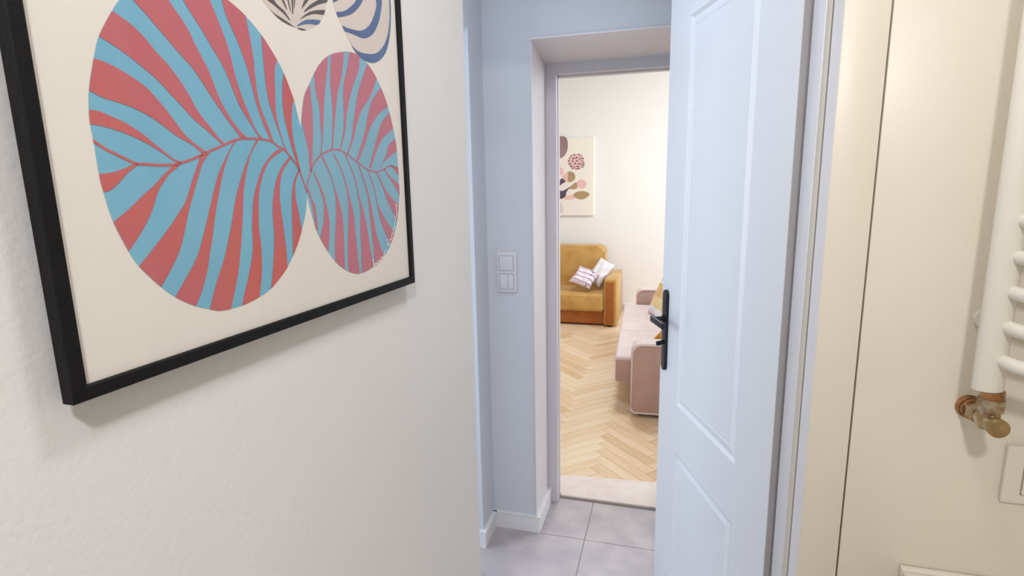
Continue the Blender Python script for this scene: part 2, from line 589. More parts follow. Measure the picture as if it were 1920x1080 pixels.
for (px_, py_), v in planks:
    a_ = Vector((px_, py_, 0))
    c_ = a_ + (Vector((PL / 2, PW / 2, 0)) if not v else Vector((PW / 2, PL / 2, 0)))
    wc = rot @ c_ + org
    items.append((wc, a_, v))
INX = lambda c: LX0 + .3 < c.x < LX1 - .3 and 2.72 < c.y < LY1 - .18
def near(c):
    # strip seen through the doorway first
    return 0 if (-1.35 < c.x < 0.30 and c.y < 6.1) else 1
items = [it for it in items if (LX0 < it[0].x < LX1 and 2.5 < it[0].y < LY1 + .1)]
items.sort(key=lambda it: (near(it[0]), it[0].y))
rest = bmesh.new()
cnt = 0
for wc, a_, v in items:
    mi = random.randrange(5)
    pos = rot @ a_ + org
    jz = random.uniform(-0.0006, 0.0)
    if v:
        mt4 = Matrix.Translation(Vector((pos.x, pos.y, jz))) @ Matrix.Rotation(radians(135), 4, 'Z') @ Matrix.Translation((0, -PW, 0))
    else:
        mt4 = Matrix.Translation(Vector((pos.x, pos.y, jz))) @ Matrix.Rotation(radians(45), 4, 'Z')
    # keep whole planks; those over the threshold or wall line are trimmed below
    cors = [mt4 @ Vector(c) for c in ((0, 0, 0), (PL, 0, 0), (PL, PW, 0), (0, PW, 0))]
    inside = all(LX0 <= c.x <= LX1 and 2.512 <= c.y <= LY1 for c in cors)
    if inside and cnt < 295:
        o = bpy.data.objects.new('plank', plank_mesh[mi])
        COL.objects.link(o)
        o.matrix_world = mt4
        o.parent = fp
        cnt += 1
    else:
        poly = [(c.x, c.y) for c in cors]
        if (poly[1][0] - poly[0][0]) * (poly[2][1] - poly[1][1]) - (poly[1][1] - poly[0][1]) * (poly[2][0] - poly[1][0]) < 0:
            poly = poly[::-1]
        win = [(LX0, 2.512), (LX1, 2.512), (LX1, LY1), (LX0, LY1)]
        cl = clip(poly, win)
        if len(cl) < 3:
            continue
        cxm = sum(p[0] for p in cl) / len(cl); cym = sum(p[1] for p in cl) / len(cl)
        cl = [(cxm + (p[0] - cxm) * 0.99, cym + (p[1] - cym) * 0.99) for p in cl]
        add_prism(rest, cl, 'z', -0.010, jz)
o = link('plank_field', rest, wood[0])
o['kind'] = 'stuff'
o.parent = fp

# ================================================================ BATHROOM DOOR LEAF
PHI = radians(-20.7)
dl = Vector((sin(PHI), cos(PHI), 0))            # hinge -> free edge
nl = -Vector((dl.y, -dl.x, 0))                  # visible face normal
H0 = Vector((-0.006, 2.018, 0))
leafM = Matrix((dl, nl, Vector((0, 0, 1)))).transposed().to_4x4()
leafM.translation = H0
# local: x along the leaf (free edge +0.023, hinge -0.727), y out of the visible face, z up
def leaf_mesh():
    b = bmesh.new()
    S0, S1, Z0, Z1, T = -0.728, 0.023, 0.012, 2.155, 0.038
    pan = [(-0.556, 0.13, -0.142, 0.622), (-0.560, 0.795, -0.142, 2.045)]
    for yy, sg in ((0.0, -1), (-T, 1)):
        def V(x, z, d=0.0):
            return b.verts.new((x, yy + sg * d, z))
        def quad(x0, z0, x1, z1):
            b.faces.new([V(x0, z0), V(x1, z0), V(x1, z1), V(x0, z1)])
        px0, px1 = -0.560, -0.142
        quad(S0, Z0, px0, Z1)
        quad(px1, Z0, S1, Z1)
        quad(px0, Z0, px1, pan[0][1])
        quad(px0, pan[0][3], px1, pan[1][1])
        quad(px0, pan[1][3], px1, Z1)
        for (x0, z0, x1, z1) in pan:
            x0 = px0
            rings = []
            for inset, dep in ((0, 0), (0.003, 0.004), (0.008, 0.009), (0.034, 0.0005), (0.037, 0.002), (0.040, 0.002)):
                rings.append([V(x0 + inset, z0 + inset, dep), V(x1 - inset, z0 + inset, dep), V(x1 - inset, z1 - inset, dep), V(x0 + inset, z1 - inset, dep)])
            for a_, c_ in zip(rings, rings[1:]):
                for i in range(4):
                    b.faces.new((a_[i], a_[(i + 1) % 4], c_[(i + 1) % 4], c_[i]))
            b.faces.new(rings[-1])
    # edges
    def q(p):
        b.faces.new([b.verts.new(v) for v in p])
    q([(S0, 0, Z0), (S0, -T, Z0), (S0, -T, Z1), (S0, 0, Z1)])
    q([(S1, 0, Z0), (S1, -T, Z0), (S1, -T, Z1), (S1, 0, Z1)])
    q([(S0, 0, Z0), (S1, 0, Z0), (S1, -T, Z0), (S0, -T, Z0)])
    q([(S0, 0, Z1), (S1, 0, Z1), (S1, -T, Z1), (S0, -T, Z1)])
    bmesh.ops.remove_doubles(b, verts=b.verts, dist=1e-5)
    return b
leaf = link('door_1', leaf_mesh(), M['leaf'])
struct(leaf, 'white panelled bathroom door standing open, with black handle')
leaf.matrix_world = leafM
def lpart(n, b, mt, lab=None, smooth=True):
    o = link(n, b, mt, None, smooth, lab)
    o.parent = leaf
    return o
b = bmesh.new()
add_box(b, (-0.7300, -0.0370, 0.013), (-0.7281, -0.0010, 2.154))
lpart('edge_shade', b, mat('grey_edge_shade', rgb(186, 182, 184), 0.7, var=0.04), 'grey strip painting the shade down the hinge edge of the door', False)  # shade on the leaf edge, laid on as a thin grey strip
b = bmesh.new()
add_prism(b, rrect(-0.044, 0.882, -0.006, 1.176, 0.016, 6), 'y', 0.0, 0.010, 0.003, 3)
hp = lpart('handle_plate', b, M['blackmetal'], 'long black rounded handle plate')
b = bmesh.new()
add_tube(b, [(-0.025, 0.008, 1.072), (-0.025, 0.016, 1.072)], 0.0125, 16)
add_tube(b, [(-0.025, 0.012, 1.072), (-0.025, 0.050, 1.072)], 0.0085, 14)
add_box(b, (-0.136, 0.046, 1.061), (-0.014, 0.058, 1.082), 0.004, 3)
lh = link('lever_handle', b, M['blackmetal'], None, True, 'black lever of the door handle')
lh.parent = leaf
b = bmesh.new()
add_tube(b, [(-0.025, 0.008, 0.985), (-0.025, 0.022, 0.985)], 0.007, 12)
add_box(b, (-0.029, 0.018, 0.973), (-0.021, 0.036, 0.990), 0.003, 2)
lpart('thumb_turn', b, M['blackmetal'], 'small black locking knob')

# traced outlines of the prints in metres on their own planes
DATA = (
    '{"art":{"big":[[-0.7498,1.6989],[-0.7567,1.6898],[-0.7704,1.6681],[-0.7773,1.6502],[-0.7844,1.6268],[-0.7866,1.6139],[-0.7876,1.6014],[-0.787,1.5893],'
    '[-0.7866,1.5634],[-0.7853,1.5505],[-0.7812,1.5275],[-0.7723,1.5031],[-0.7654,1.4897],[-0.7483,1.4692],[-0.7353,1.4572],[-0.7156,1.4447],[-0.6996,1.438'
    '1],[-0.6893,1.4345],[-0.6755,1.4333],[-0.6611,1.4335],[-0.638,1.4372],[-0.6181,1.4434],[-0.5906,1.4617],[-0.5726,1.4818],[-0.5604,1.5006],[-0.5506,1.5'
    '198],[-0.5456,1.5369],[-0.5418,1.5586],[-0.5409,1.5833],[-0.5426,1.6063],[-0.5458,1.6199],[-0.5513,1.6423],[-0.5548,1.6526],[-0.5664,1.676],[-0.5767,1'
    '.6896],[-0.5959,1.709],[-0.6158,1.7222],[-0.6372,1.7308],[-0.6624,1.7364],[-0.6883,1.7346],[-0.7155,1.7243],[-0.7363,1.7115]],"small":[[-0.5456,1.6189'
    '],[-0.5426,1.6315],[-0.5352,1.6552],[-0.5243,1.6702],[-0.5134,1.6846],[-0.4978,1.7005],[-0.4772,1.7135],[-0.4486,1.7225],[-0.4336,1.7251],[-0.4139,1.7'
    '249],[-0.396,1.7188],[-0.3728,1.7031],[-0.3495,1.6742],[-0.3349,1.6407],[-0.3281,1.6162],[-0.325,1.5861],[-0.3249,1.5627],[-0.3257,1.5386],[-0.3317,1.'
    '5163],[-0.3419,1.489],[-0.365,1.4602],[-0.3868,1.4467],[-0.4124,1.4377],[-0.4456,1.4331],[-0.4715,1.4394],[-0.4995,1.4566],[-0.5272,1.4899],[-0.5374,1'
    '.5137],[-0.5433,1.5362],[-0.5436,1.5555],[-0.5457,1.5831],[-0.5467,1.6042]],"bs":[[[[-0.7864,1.6116],[-0.78,1.6115],[-0.7713,1.6089],[-0.7598,1.6048],'
    '[-0.7479,1.5985],[-0.736,1.5897],[-0.7275,1.5839],[-0.7186,1.5777],[-0.7109,1.5759]],[[-0.795,1.6011],[-0.7872,1.601],[-0.778,1.6003],[-0.7665,1.598],'
    '[-0.7546,1.5944],[-0.7415,1.589],[-0.7296,1.5825],[-0.7207,1.577],[-0.7132,1.5735]]],[[[-0.7873,1.6505],[-0.778,1.6501],[-0.7689,1.6489],[-0.7583,1.64'
    '57],[-0.7459,1.6404],[-0.7348,1.6336],[-0.722,1.6208],[-0.7137,1.611],[-0.707,1.6022],[-0.6978,1.5943],[-0.6826,1.5851]],[[-0.791,1.6266],[-0.7842,1.6'
    '256],[-0.7759,1.6222],[-0.7654,1.6204],[-0.7511,1.6173],[-0.738,1.6125],[-0.7278,1.607],[-0.7155,1.5991],[-0.7062,1.5947],[-0.6982,1.5913],[-0.6887,1.'
    '5846]]],[[[-0.765,1.6927],[-0.7577,1.6892],[-0.7512,1.6865],[-0.7413,1.6817],[-0.7321,1.6749],[-0.7229,1.6656],[-0.7135,1.658],[-0.7053,1.6489],[-0.69'
    '67,1.6376],[-0.6893,1.6247],[-0.6829,1.6164],[-0.676,1.6094],[-0.6668,1.5998],[-0.6604,1.5948]],[[-0.7786,1.6692],[-0.7706,1.6671],[-0.7604,1.663],[-0'
    '.7484,1.6573],[-0.7359,1.6498],[-0.7253,1.6429],[-0.7145,1.6332],[-0.7038,1.6239],[-0.6928,1.6138],[-0.6841,1.6082],[-0.6747,1.6017],[-0.664,1.594]]],'
    '[[[-0.7122,1.7303],[-0.7102,1.7206],[-0.7046,1.7117],[-0.6953,1.7015],[-0.6876,1.6919],[-0.6828,1.6822],[-0.6761,1.671],[-0.669,1.6583],[-0.6641,1.644'
    '8],[-0.6578,1.6314],[-0.6463,1.6156],[-0.6351,1.6052],[-0.63,1.6026]],[[-0.7514,1.7139],[-0.7457,1.7087],[-0.7382,1.7022],[-0.7291,1.695],[-0.7197,1.6'
    '866],[-0.709,1.6771],[-0.7001,1.6694],[-0.6882,1.6595],[-0.6791,1.6487],[-0.6697,1.6362],[-0.6597,1.6245],[-0.6493,1.6125],[-0.6381,1.601]]],[[[-0.667'
    '1,1.7449],[-0.6642,1.7368],[-0.6594,1.7245],[-0.6532,1.7115],[-0.6461,1.6949],[-0.642,1.6822],[-0.6389,1.6672],[-0.6349,1.651],[-0.6282,1.634],[-0.623'
    '8,1.6246],[-0.6177,1.6125],[-0.6092,1.6031]],[[-0.7016,1.7338],[-0.6975,1.7266],[-0.6894,1.716],[-0.6814,1.7058],[-0.6723,1.6949],[-0.6631,1.6821],[-0'
    '.6532,1.6693],[-0.6466,1.6567],[-0.642,1.6455],[-0.6361,1.6331],[-0.6296,1.624],[-0.6204,1.6122],[-0.612,1.6021]]],[[[-0.6259,1.7486],[-0.6195,1.7358]'
    ',[-0.6158,1.7222],[-0.6124,1.7006],[-0.6106,1.6819],[-0.6107,1.6626],[-0.6088,1.6417],[-0.6044,1.6288],[-0.5978,1.6142],[-0.592,1.6001]],[[-0.6456,1.7'
    '472],[-0.6457,1.7378],[-0.6447,1.7287],[-0.6417,1.7162],[-0.634,1.7021],[-0.6271,1.6879],[-0.6213,1.6732],[-0.6171,1.6569],[-0.6135,1.6401],[-0.6098,1'
    '.6291],[-0.6034,1.6137],[-0.5964,1.6015]]],[[[-0.5873,1.7136],[-0.5738,1.6951],[-0.5806,1.6776],[-0.5826,1.6569],[-0.5837,1.6467],[-0.5848,1.6329],[-0'
    '.582,1.6167],[-0.5779,1.6033],[-0.5728,1.5917]],[[-0.5957,1.7142],[-0.5959,1.709],[-0.5965,1.6944],[-0.5966,1.6799],[-0.5962,1.6602],[-0.5946,1.6436],'
    '[-0.5918,1.6352],[-0.5865,1.6202],[-0.5804,1.606],[-0.5759,1.5931]]],[[[-0.5429,1.6668],[-0.5483,1.6537],[-0.5556,1.6464],[-0.5588,1.6356],[-0.5609,1.'
    '6205],[-0.56,1.6022],[-0.5556,1.5858],[-0.5524,1.5702]],[[-0.558,1.6871],[-0.5664,1.676],[-0.5702,1.6642],[-0.5727,1.6482],[-0.5725,1.6312],[-0.5685,1'
    '.6124],[-0.5641,1.5966],[-0.5583,1.5791],[-0.5551,1.5689]]],[[[-0.755,1.5732],[-0.7695,1.5674],[-0.778,1.5652],[-0.7856,1.5643],[-0.7929,1.5642]],[[-0'
    '.7528,1.5724],[-0.7633,1.5654],[-0.7739,1.5558],[-0.781,1.5512],[-0.7857,1.5505],[-0.7911,1.5497]]],[[[-0.7175,1.5734],[-0.7215,1.5715],[-0.7304,1.564'
    '9],[-0.7411,1.5556],[-0.7512,1.5485],[-0.7656,1.5373],[-0.7808,1.5273],[-0.7869,1.5237]],[[-0.7132,1.5731],[-0.7198,1.5687],[-0.7265,1.5641],[-0.7357,'
    '1.5541],[-0.7414,1.5452],[-0.744,1.5393],[-0.751,1.5273],[-0.7624,1.5131],[-0.7717,1.5032],[-0.7754,1.4992]]],[[[-0.6914,1.5823],[-0.6934,1.5765],[-0.'
    '7001,1.5644],[-0.7062,1.5529],[-0.7117,1.542],[-0.718,1.5342],[-0.7332,1.5182],[-0.7506,1.5022],[-0.7649,1.4896],[-0.7707,1.4853]],[[-0.6795,1.5853],['
    '-0.6889,1.5752],[-0.6962,1.5616],[-0.7036,1.5466],[-0.7098,1.5338],[-0.7157,1.5188],[-0.7228,1.5021],[-0.7318,1.4879],[-0.7475,1.4692],[-0.752,1.4647]'
    ']],[[[-0.6489,1.597],[-0.661,1.5816],[-0.6716,1.5665],[-0.6781,1.5536],[-0.6833,1.5421],[-0.6911,1.524],[-0.7005,1.5037],[-0.7091,1.488],[-0.7226,1.47'
    '2],[-0.7352,1.4577],[-0.7397,1.4528]],[[-0.6436,1.5994],[-0.6524,1.5907],[-0.6618,1.576],[-0.6706,1.5571],[-0.6756,1.5434],[-0.6815,1.5271],[-0.6879,1'
    '.506],[-0.6933,1.4903],[-0.6981,1.4756],[-0.7073,1.4567],[-0.7153,1.4451],[-0.7196,1.4375]]],[[[-0.6182,1.6012],[-0.6282,1.5879],[-0.6364,1.5757],[-0.'
    '6452,1.5602],[-0.6537,1.5429],[-0.6639,1.5149],[-0.6765,1.4848],[-0.6894,1.4623],[-0.7001,1.4398],[-0.7028,1.4336]],[[-0.6144,1.6014],[-0.6268,1.5872]'
    ',[-0.6341,1.5731],[-0.6408,1.555],[-0.644,1.5426],[-0.6483,1.5197],[-0.6564,1.4846],[-0.6641,1.4601],[-0.6753,1.4344],[-0.6783,1.4279]]],[[[-0.5878,1.'
    '593],[-0.6017,1.5839],[-0.6134,1.5725],[-0.6228,1.5569],[-0.6305,1.54],[-0.6361,1.5128],[-0.6385,1.4894],[-0.647,1.4645],[-0.6554,1.4469],[-0.6611,1.4'
    '335],[-0.6645,1.4275]],[[-0.5794,1.5923],[-0.5991,1.5821],[-0.6093,1.5714],[-0.6167,1.5591],[-0.6226,1.542],[-0.6265,1.5121],[-0.6262,1.4905],[-0.6291'
    ',1.464],[-0.636,1.438],[-0.6393,1.4277]]],[[[-0.5696,1.5858],[-0.5849,1.5731],[-0.5945,1.5592],[-0.6014,1.5415],[-0.6048,1.5228],[-0.6057,1.4983],[-0.'
    '6115,1.4678],[-0.6183,1.4434],[-0.6208,1.4356]],[[-0.5656,1.5854],[-0.5825,1.5698],[-0.5888,1.5547],[-0.5911,1.5412],[-0.5911,1.5324],[-0.5899,1.5093]'
    ',[-0.5886,1.4837],[-0.5895,1.4631],[-0.5899,1.4512]]],[[[-0.5565,1.5719],[-0.5658,1.5592],[-0.5716,1.5407],[-0.5751,1.5082],[-0.5785,1.4761],[-0.58,1.'
    '4651]],[[-0.5539,1.5708],[-0.5595,1.5634],[-0.5639,1.5546],[-0.5652,1.5387],[-0.5627,1.5258],[-0.5599,1.5046],[-0.558,1.4906]]]],"bspine":[[-0.7882,1.'
    '5896],[-0.779,1.5834],[-0.7694,1.579],[-0.7562,1.5732],[-0.7476,1.5726],[-0.7339,1.5722],[-0.7193,1.573],[-0.713,1.5745],[-0.7025,1.5776],[-0.6909,1.5'
    '819],[-0.6826,1.5854],[-0.6708,1.5897],[-0.6606,1.5938],[-0.6461,1.5991],[-0.6357,1.6012],[-0.6135,1.6023],[-0.5965,1.601],[-0.5865,1.5963],[-0.576,1.'
    '5925],[-0.5674,1.5853],[-0.5586,1.5769],[-0.554,1.5701],[-0.549,1.558],[-0.5441,1.5449]],"ss":[[[[-0.5428,1.6601],[-0.5241,1.6713],[-0.523,1.6568],[-0'
    '.5225,1.6383],[-0.5248,1.6131],[-0.5291,1.5876],[-0.5319,1.5698]],[[-0.548,1.6355],[-0.544,1.6299],[-0.5397,1.612],[-0.5353,1.5937],[-0.5357,1.5798],['
    '-0.5355,1.5697]]],[[[-0.5128,1.6891],[-0.5137,1.6779],[-0.513,1.6644],[-0.5083,1.645],[-0.5086,1.6272],[-0.509,1.6079],[-0.514,1.5902]],[[-0.4838,1.71'
    '2],[-0.4849,1.703],[-0.4949,1.667],[-0.4998,1.646],[-0.5028,1.6277],[-0.5068,1.608],[-0.5119,1.5903]]],[[[-0.4763,1.7161],[-0.4805,1.6949],[-0.4831,1.'
    '6752],[-0.4821,1.648],[-0.4845,1.6294],[-0.4882,1.6093],[-0.4914,1.5978]],[[-0.4479,1.7246],[-0.4571,1.6924],[-0.4679,1.6709],[-0.4756,1.6462],[-0.481'
    '9,1.623],[-0.4877,1.5987]]],[[[-0.4355,1.7271],[-0.4437,1.7041],[-0.4552,1.6794],[-0.4577,1.659],[-0.4591,1.6386],[-0.4641,1.6177],[-0.4742,1.5987]],['
    '[-0.4123,1.7265],[-0.4173,1.7061],[-0.4312,1.6859],[-0.4439,1.6635],[-0.4525,1.6433],[-0.4589,1.6208],[-0.4717,1.5988]]],[[[-0.3931,1.7204],[-0.4092,1'
    '.6978],[-0.4221,1.6775],[-0.4296,1.6584],[-0.437,1.6394],[-0.445,1.615],[-0.4588,1.5933]],[[-0.3666,1.7063],[-0.3731,1.7009],[-0.3931,1.6745],[-0.4173'
    ',1.6528],[-0.43,1.6345],[-0.4399,1.6153],[-0.4557,1.5927]]],[[[-0.3592,1.6941],[-0.388,1.6708],[-0.4017,1.6488],[-0.4128,1.6245],[-0.426,1.6034],[-0.4'
    '38,1.5856]],[[-0.3373,1.672],[-0.344,1.6681],[-0.3729,1.6534],[-0.3983,1.6316],[-0.4149,1.6069],[-0.4334,1.5851]]],[[[-0.3385,1.6618],[-0.3651,1.6436]'
    ',[-0.3792,1.6241],[-0.3901,1.6054],[-0.4075,1.5777]],[[-0.328,1.6408],[-0.335,1.6362],[-0.3648,1.6206],[-0.3849,1.6011],[-0.402,1.5771]]],[[[-0.3231,1'
    '.626],[-0.3506,1.6107],[-0.3583,1.5977],[-0.3772,1.5784]],[[-0.3149,1.6095],[-0.3255,1.6048],[-0.3459,1.5967],[-0.369,1.5848],[-0.3743,1.5777]]],[[[-0'
    '.5442,1.5493],[-0.5387,1.5365],[-0.5362,1.5229],[-0.5348,1.5092],[-0.5346,1.5023]],[[-0.5411,1.5499],[-0.5355,1.5364],[-0.532,1.5309],[-0.5298,1.5144]'
    ',[-0.5303,1.502],[-0.5304,1.4978]]],[[[-0.5301,1.5693],[-0.5216,1.5524],[-0.5149,1.5358],[-0.5156,1.5219],[-0.5185,1.5081],[-0.5262,1.4919],[-0.5291,1'
    '.4865]],[[-0.528,1.5693],[-0.5155,1.5483],[-0.5098,1.5314],[-0.5064,1.5129],[-0.5078,1.493],[-0.5129,1.472],[-0.5145,1.4679]]],[[[-0.5121,1.588],[-0.4'
    '992,1.5691],[-0.4912,1.5493],[-0.49,1.5307],[-0.4931,1.5063],[-0.498,1.4834],[-0.5013,1.4574],[-0.5023,1.4531]],[[-0.508,1.5888],[-0.4969,1.5691],[-0.'
    '4889,1.5493],[-0.4816,1.5304],[-0.4778,1.5111],[-0.4779,1.4904],[-0.4794,1.468],[-0.481,1.4455],[-0.4815,1.441]]],[[[-0.4881,1.5924],[-0.4728,1.5709],'
    '[-0.4653,1.5505],[-0.4626,1.5312],[-0.4652,1.5104],[-0.4709,1.4746],[-0.4738,1.4414],[-0.4743,1.4369]],[[-0.485,1.5925],[-0.4703,1.5709],[-0.4626,1.55'
    '19],[-0.4571,1.534],[-0.4518,1.5126],[-0.4508,1.4879],[-0.4492,1.4566],[-0.4479,1.4335],[-0.4478,1.4295]]],[[[-0.463,1.5928],[-0.4455,1.5638],[-0.44,1'
    '.5426],[-0.4362,1.5179],[-0.439,1.4947],[-0.4401,1.4634],[-0.4423,1.4334],[-0.4429,1.4287]],[[-0.4601,1.5922],[-0.4428,1.5638],[-0.4373,1.5426],[-0.42'
    '89,1.5206],[-0.4231,1.4982],[-0.4179,1.4689],[-0.4126,1.4379],[-0.4113,1.4335]]],[[[-0.4357,1.5828],[-0.4218,1.5562],[-0.4146,1.5327],[-0.4133,1.5071]'
    ',[-0.4097,1.4745],[-0.4086,1.4464],[-0.4093,1.4349]],[[-0.4325,1.5821],[-0.4177,1.5547],[-0.4081,1.5261],[-0.4022,1.5],[-0.3958,1.4764],[-0.3857,1.455'
    '2],[-0.3802,1.4477]]],[[[-0.4124,1.5749],[-0.3991,1.5514],[-0.3929,1.5271],[-0.3864,1.5038],[-0.3731,1.481],[-0.3618,1.4645]],[[-0.4095,1.575],[-0.396'
    '3,1.5498],[-0.3899,1.527],[-0.3764,1.5082],[-0.3557,1.4881],[-0.3431,1.4784]]],[[[-0.3906,1.5722],[-0.3745,1.5512],[-0.364,1.5311],[-0.3494,1.5135],[-'
    '0.3375,1.4972]],[[-0.387,1.5722],[-0.3767,1.5594],[-0.3655,1.5461],[-0.3473,1.5323],[-0.3293,1.523],[-0.3226,1.5192]]],[[[-0.3684,1.5766],[-0.3507,1.5'
    '611],[-0.3353,1.5474],[-0.3196,1.5297]],[[-0.3651,1.5775],[-0.3563,1.5694],[-0.3406,1.5611],[-0.3258,1.5539],[-0.3173,1.5507]]],[[[-0.3499,1.582],[-0.'
    '3388,1.5764],[-0.326,1.568],[-0.321,1.5655]],[[-0.3449,1.5825],[-0.3248,1.5784],[-0.3178,1.5777]]]],"ssp":[[-0.5441,1.5449],[-0.5444,1.5499],[-0.5413,'
    '1.5586],[-0.5343,1.5699],[-0.5282,1.5787],[-0.5121,1.5903],[-0.491,1.5972],[-0.4736,1.5981],[-0.4576,1.5933],[-0.4349,1.5842],[-0.4138,1.5757],[-0.390'
    '7,1.5721],[-0.3685,1.5758],[-0.3483,1.5814],[-0.3194,1.5773]],"lA":[[-0.5889,1.7445],[-0.5842,1.742],[-0.579,1.7381],[-0.5678,1.7326],[-0.5541,1.73],['
    '-0.5412,1.7296],[-0.5295,1.7293],[-0.5206,1.7311],[-0.5053,1.7389],[-0.493,1.7474],[-0.4838,1.7598],[-0.4786,1.7702],[-0.4759,1.7766],[-0.4755,1.7867]'
    ',[-0.481,1.7961],[-0.497,1.8019],[-0.5219,1.799],[-0.5495,1.7878],[-0.5711,1.7739],[-0.5846,1.7601],[-0.5895,1.7501]],"lAs":[[[-0.5797,1.7384],[-0.571'
    '9,1.7355],[-0.5569,1.7329],[-0.5421,1.7294],[-0.5574,1.7292],[-0.5693,1.7328]],[[-0.5841,1.7478],[-0.5708,1.7437],[-0.5591,1.7399],[-0.5479,1.7345],[-'
    '0.5557,1.7418],[-0.5674,1.7462],[-0.5743,1.7506]],[[-0.5371,1.7295],[-0.531,1.731],[-0.5223,1.7315],[-0.5295,1.7293]],[[-0.5233,1.7502],[-0.5133,1.759'
    '5],[-0.5016,1.7671],[-0.4896,1.7738],[-0.4749,1.7813],[-0.4765,1.7744],[-0.4943,1.7664],[-0.51,1.7578]],[[-0.5306,1.7406],[-0.5219,1.7476],[-0.5067,1.'
    '756],[-0.4824,1.7632],[-0.4847,1.7576],[-0.5033,1.7536],[-0.5184,1.7475]],[[-0.5263,1.7533],[-0.5228,1.7601],[-0.5176,1.7668],[-0.5103,1.7689],[-0.519'
    '5,1.7594]],[[-0.5429,1.7596],[-0.5434,1.7441],[-0.5419,1.7445],[-0.5404,1.7603]],[[-0.5387,1.7608],[-0.5397,1.7487],[-0.5366,1.7614]],[[-0.5602,1.7547'
    '],[-0.5536,1.7459],[-0.5522,1.7468],[-0.5573,1.7555]],[[-0.5504,1.7575],[-0.5465,1.7453],[-0.5456,1.7457],[-0.5484,1.758]]],"lAb":[[[-0.5377,1.7315],['
    '-0.5283,1.7384],[-0.5154,1.7442],[-0.4934,1.7487],[-0.4997,1.7425],[-0.5142,1.7397],[-0.5251,1.7365]]],"lB":[[-0.4646,1.7798],[-0.4592,1.7664],[-0.449'
    '2,1.7549],[-0.431,1.7352],[-0.4141,1.7238],[-0.3952,1.7209],[-0.3774,1.7226],[-0.3581,1.731],[-0.3431,1.7434],[-0.3329,1.7592],[-0.3256,1.7786],[-0.32'
    '2,1.7999],[-0.3211,1.8205],[-0.327,1.8348],[-0.3448,1.845],[-0.3779,1.8444],[-0.4143,1.8336],[-0.4427,1.815],[-0.4595,1.7961]],"lBs":[[[-0.4311,1.7345'
    '],[-0.4179,1.7306],[-0.4014,1.7302],[-0.3707,1.7364],[-0.3476,1.7519],[-0.3345,1.7697],[-0.3286,1.7847],[-0.3255,1.799],[-0.3246,1.8195],[-0.3273,1.83'
    '21],[-0.3104,1.8317],[-0.3167,1.8013],[-0.3191,1.7802],[-0.33,1.7598],[-0.3404,1.7426],[-0.3584,1.7282],[-0.3778,1.7199],[-0.398,1.7181],[-0.4189,1.72'
    '29]],[[-0.45,1.7535],[-0.4308,1.7544],[-0.4052,1.7583],[-0.3844,1.7696],[-0.3699,1.7861],[-0.3617,1.8012],[-0.3621,1.8088],[-0.3681,1.8224],[-0.3524,1'
    '.8246],[-0.3463,1.8133],[-0.3486,1.8009],[-0.3575,1.7815],[-0.3726,1.7635],[-0.3888,1.7535],[-0.4039,1.7492],[-0.4225,1.7493],[-0.4478,1.7487]],[[-0.4'
    '602,1.7667],[-0.4438,1.7722],[-0.4299,1.7801],[-0.415,1.7914],[-0.4095,1.799],[-0.395,1.8032],[-0.3968,1.7978],[-0.4063,1.7877],[-0.4214,1.7763],[-0.4'
    '379,1.7684],[-0.4598,1.7613]],[[-0.4656,1.7795],[-0.4628,1.7778],[-0.4506,1.7849],[-0.4545,1.7872]]],"sig":[[[-0.4137,1.4491],[-0.4119,1.4436],[-0.411'
    '3,1.4385],[-0.406,1.4424],[-0.4026,1.4403],[-0.3989,1.4448],[-0.3942,1.4428],[-0.3903,1.4487],[-0.385,1.4475],[-0.3811,1.4533],[-0.375,1.4587]],[[-0.3'
    '712,1.4744],[-0.3712,1.4689],[-0.3699,1.4633],[-0.3626,1.4684]],[[-0.365,1.4714],[-0.3581,1.4724],[-0.356,1.4795],[-0.3511,1.4808],[-0.3511,1.4867],[-'
    '0.3453,1.489],[-0.3468,1.494],[-0.3434,1.5002],[-0.3455,1.5055],[-0.3471,1.51],[-0.3424,1.5024],[-0.3381,1.5103],[-0.3386,1.5182],[-0.3398,1.526],[-0.'
    '3363,1.5198],[-0.3313,1.521]]]},"canvas":{"mauve":[[[-1.4108,1.9836],[-1.4,2.0712],[-1.3486,2.1081],[-1.2875,2.1095],[-1.2267,2.1013],[-1.1965,2.0633]'
    ',[-1.1884,1.9951],[-1.2016,1.9274],[-1.2372,1.8748],[-1.2883,1.8519],[-1.3498,1.8636],[-1.3958,1.9143]]],"pinkc":[[[-0.9949,1.8041],[-0.9983,1.7784],['
    '-1.0085,1.7548],[-1.0248,1.735],[-1.0459,1.7205],[-1.0705,1.7123],[-1.0965,1.7111],[-1.1222,1.7171],[-1.1455,1.7297],[-1.1647,1.7481],[-1.1784,1.7709]'
    ',[-1.1855,1.7963],[-1.1855,1.8225],[-1.1785,1.8474],[-1.1649,1.8693],[-1.1459,1.8866],[-1.1227,1.8978],[-1.0973,1.9023],[-1.0713,1.8998],[-1.0469,1.89'
    '04],[-1.0256,1.8748],[-1.0091,1.8542],[-0.9986,1.8302]],[[-1.2416,1.6997],[-1.2446,1.6833],[-1.2534,1.6693],[-1.2666,1.6595],[-1.2826,1.6553],[-1.2991'
    ',1.6572],[-1.314,1.665],[-1.3252,1.6776],[-1.3312,1.6934],[-1.3311,1.7102],[-1.3251,1.7257],[-1.3139,1.7378],[-1.299,1.7449],[-1.2825,1.746],[-1.2666,'
    '1.7411],[-1.2533,1.7307],[-1.2446,1.7163]],[[-0.9634,1.5416],[-0.9665,1.5244],[-0.9759,1.5091],[-0.9905,1.4974],[-1.0087,1.4906],[-1.0285,1.4895],[-1.'
    '0479,1.4941],[-1.0647,1.504],[-1.0771,1.5181],[-1.0837,1.5349],[-1.0838,1.5525],[-1.0773,1.5691],[-1.0651,1.5827],[-1.0485,1.592],[-1.0292,1.596],[-1.'
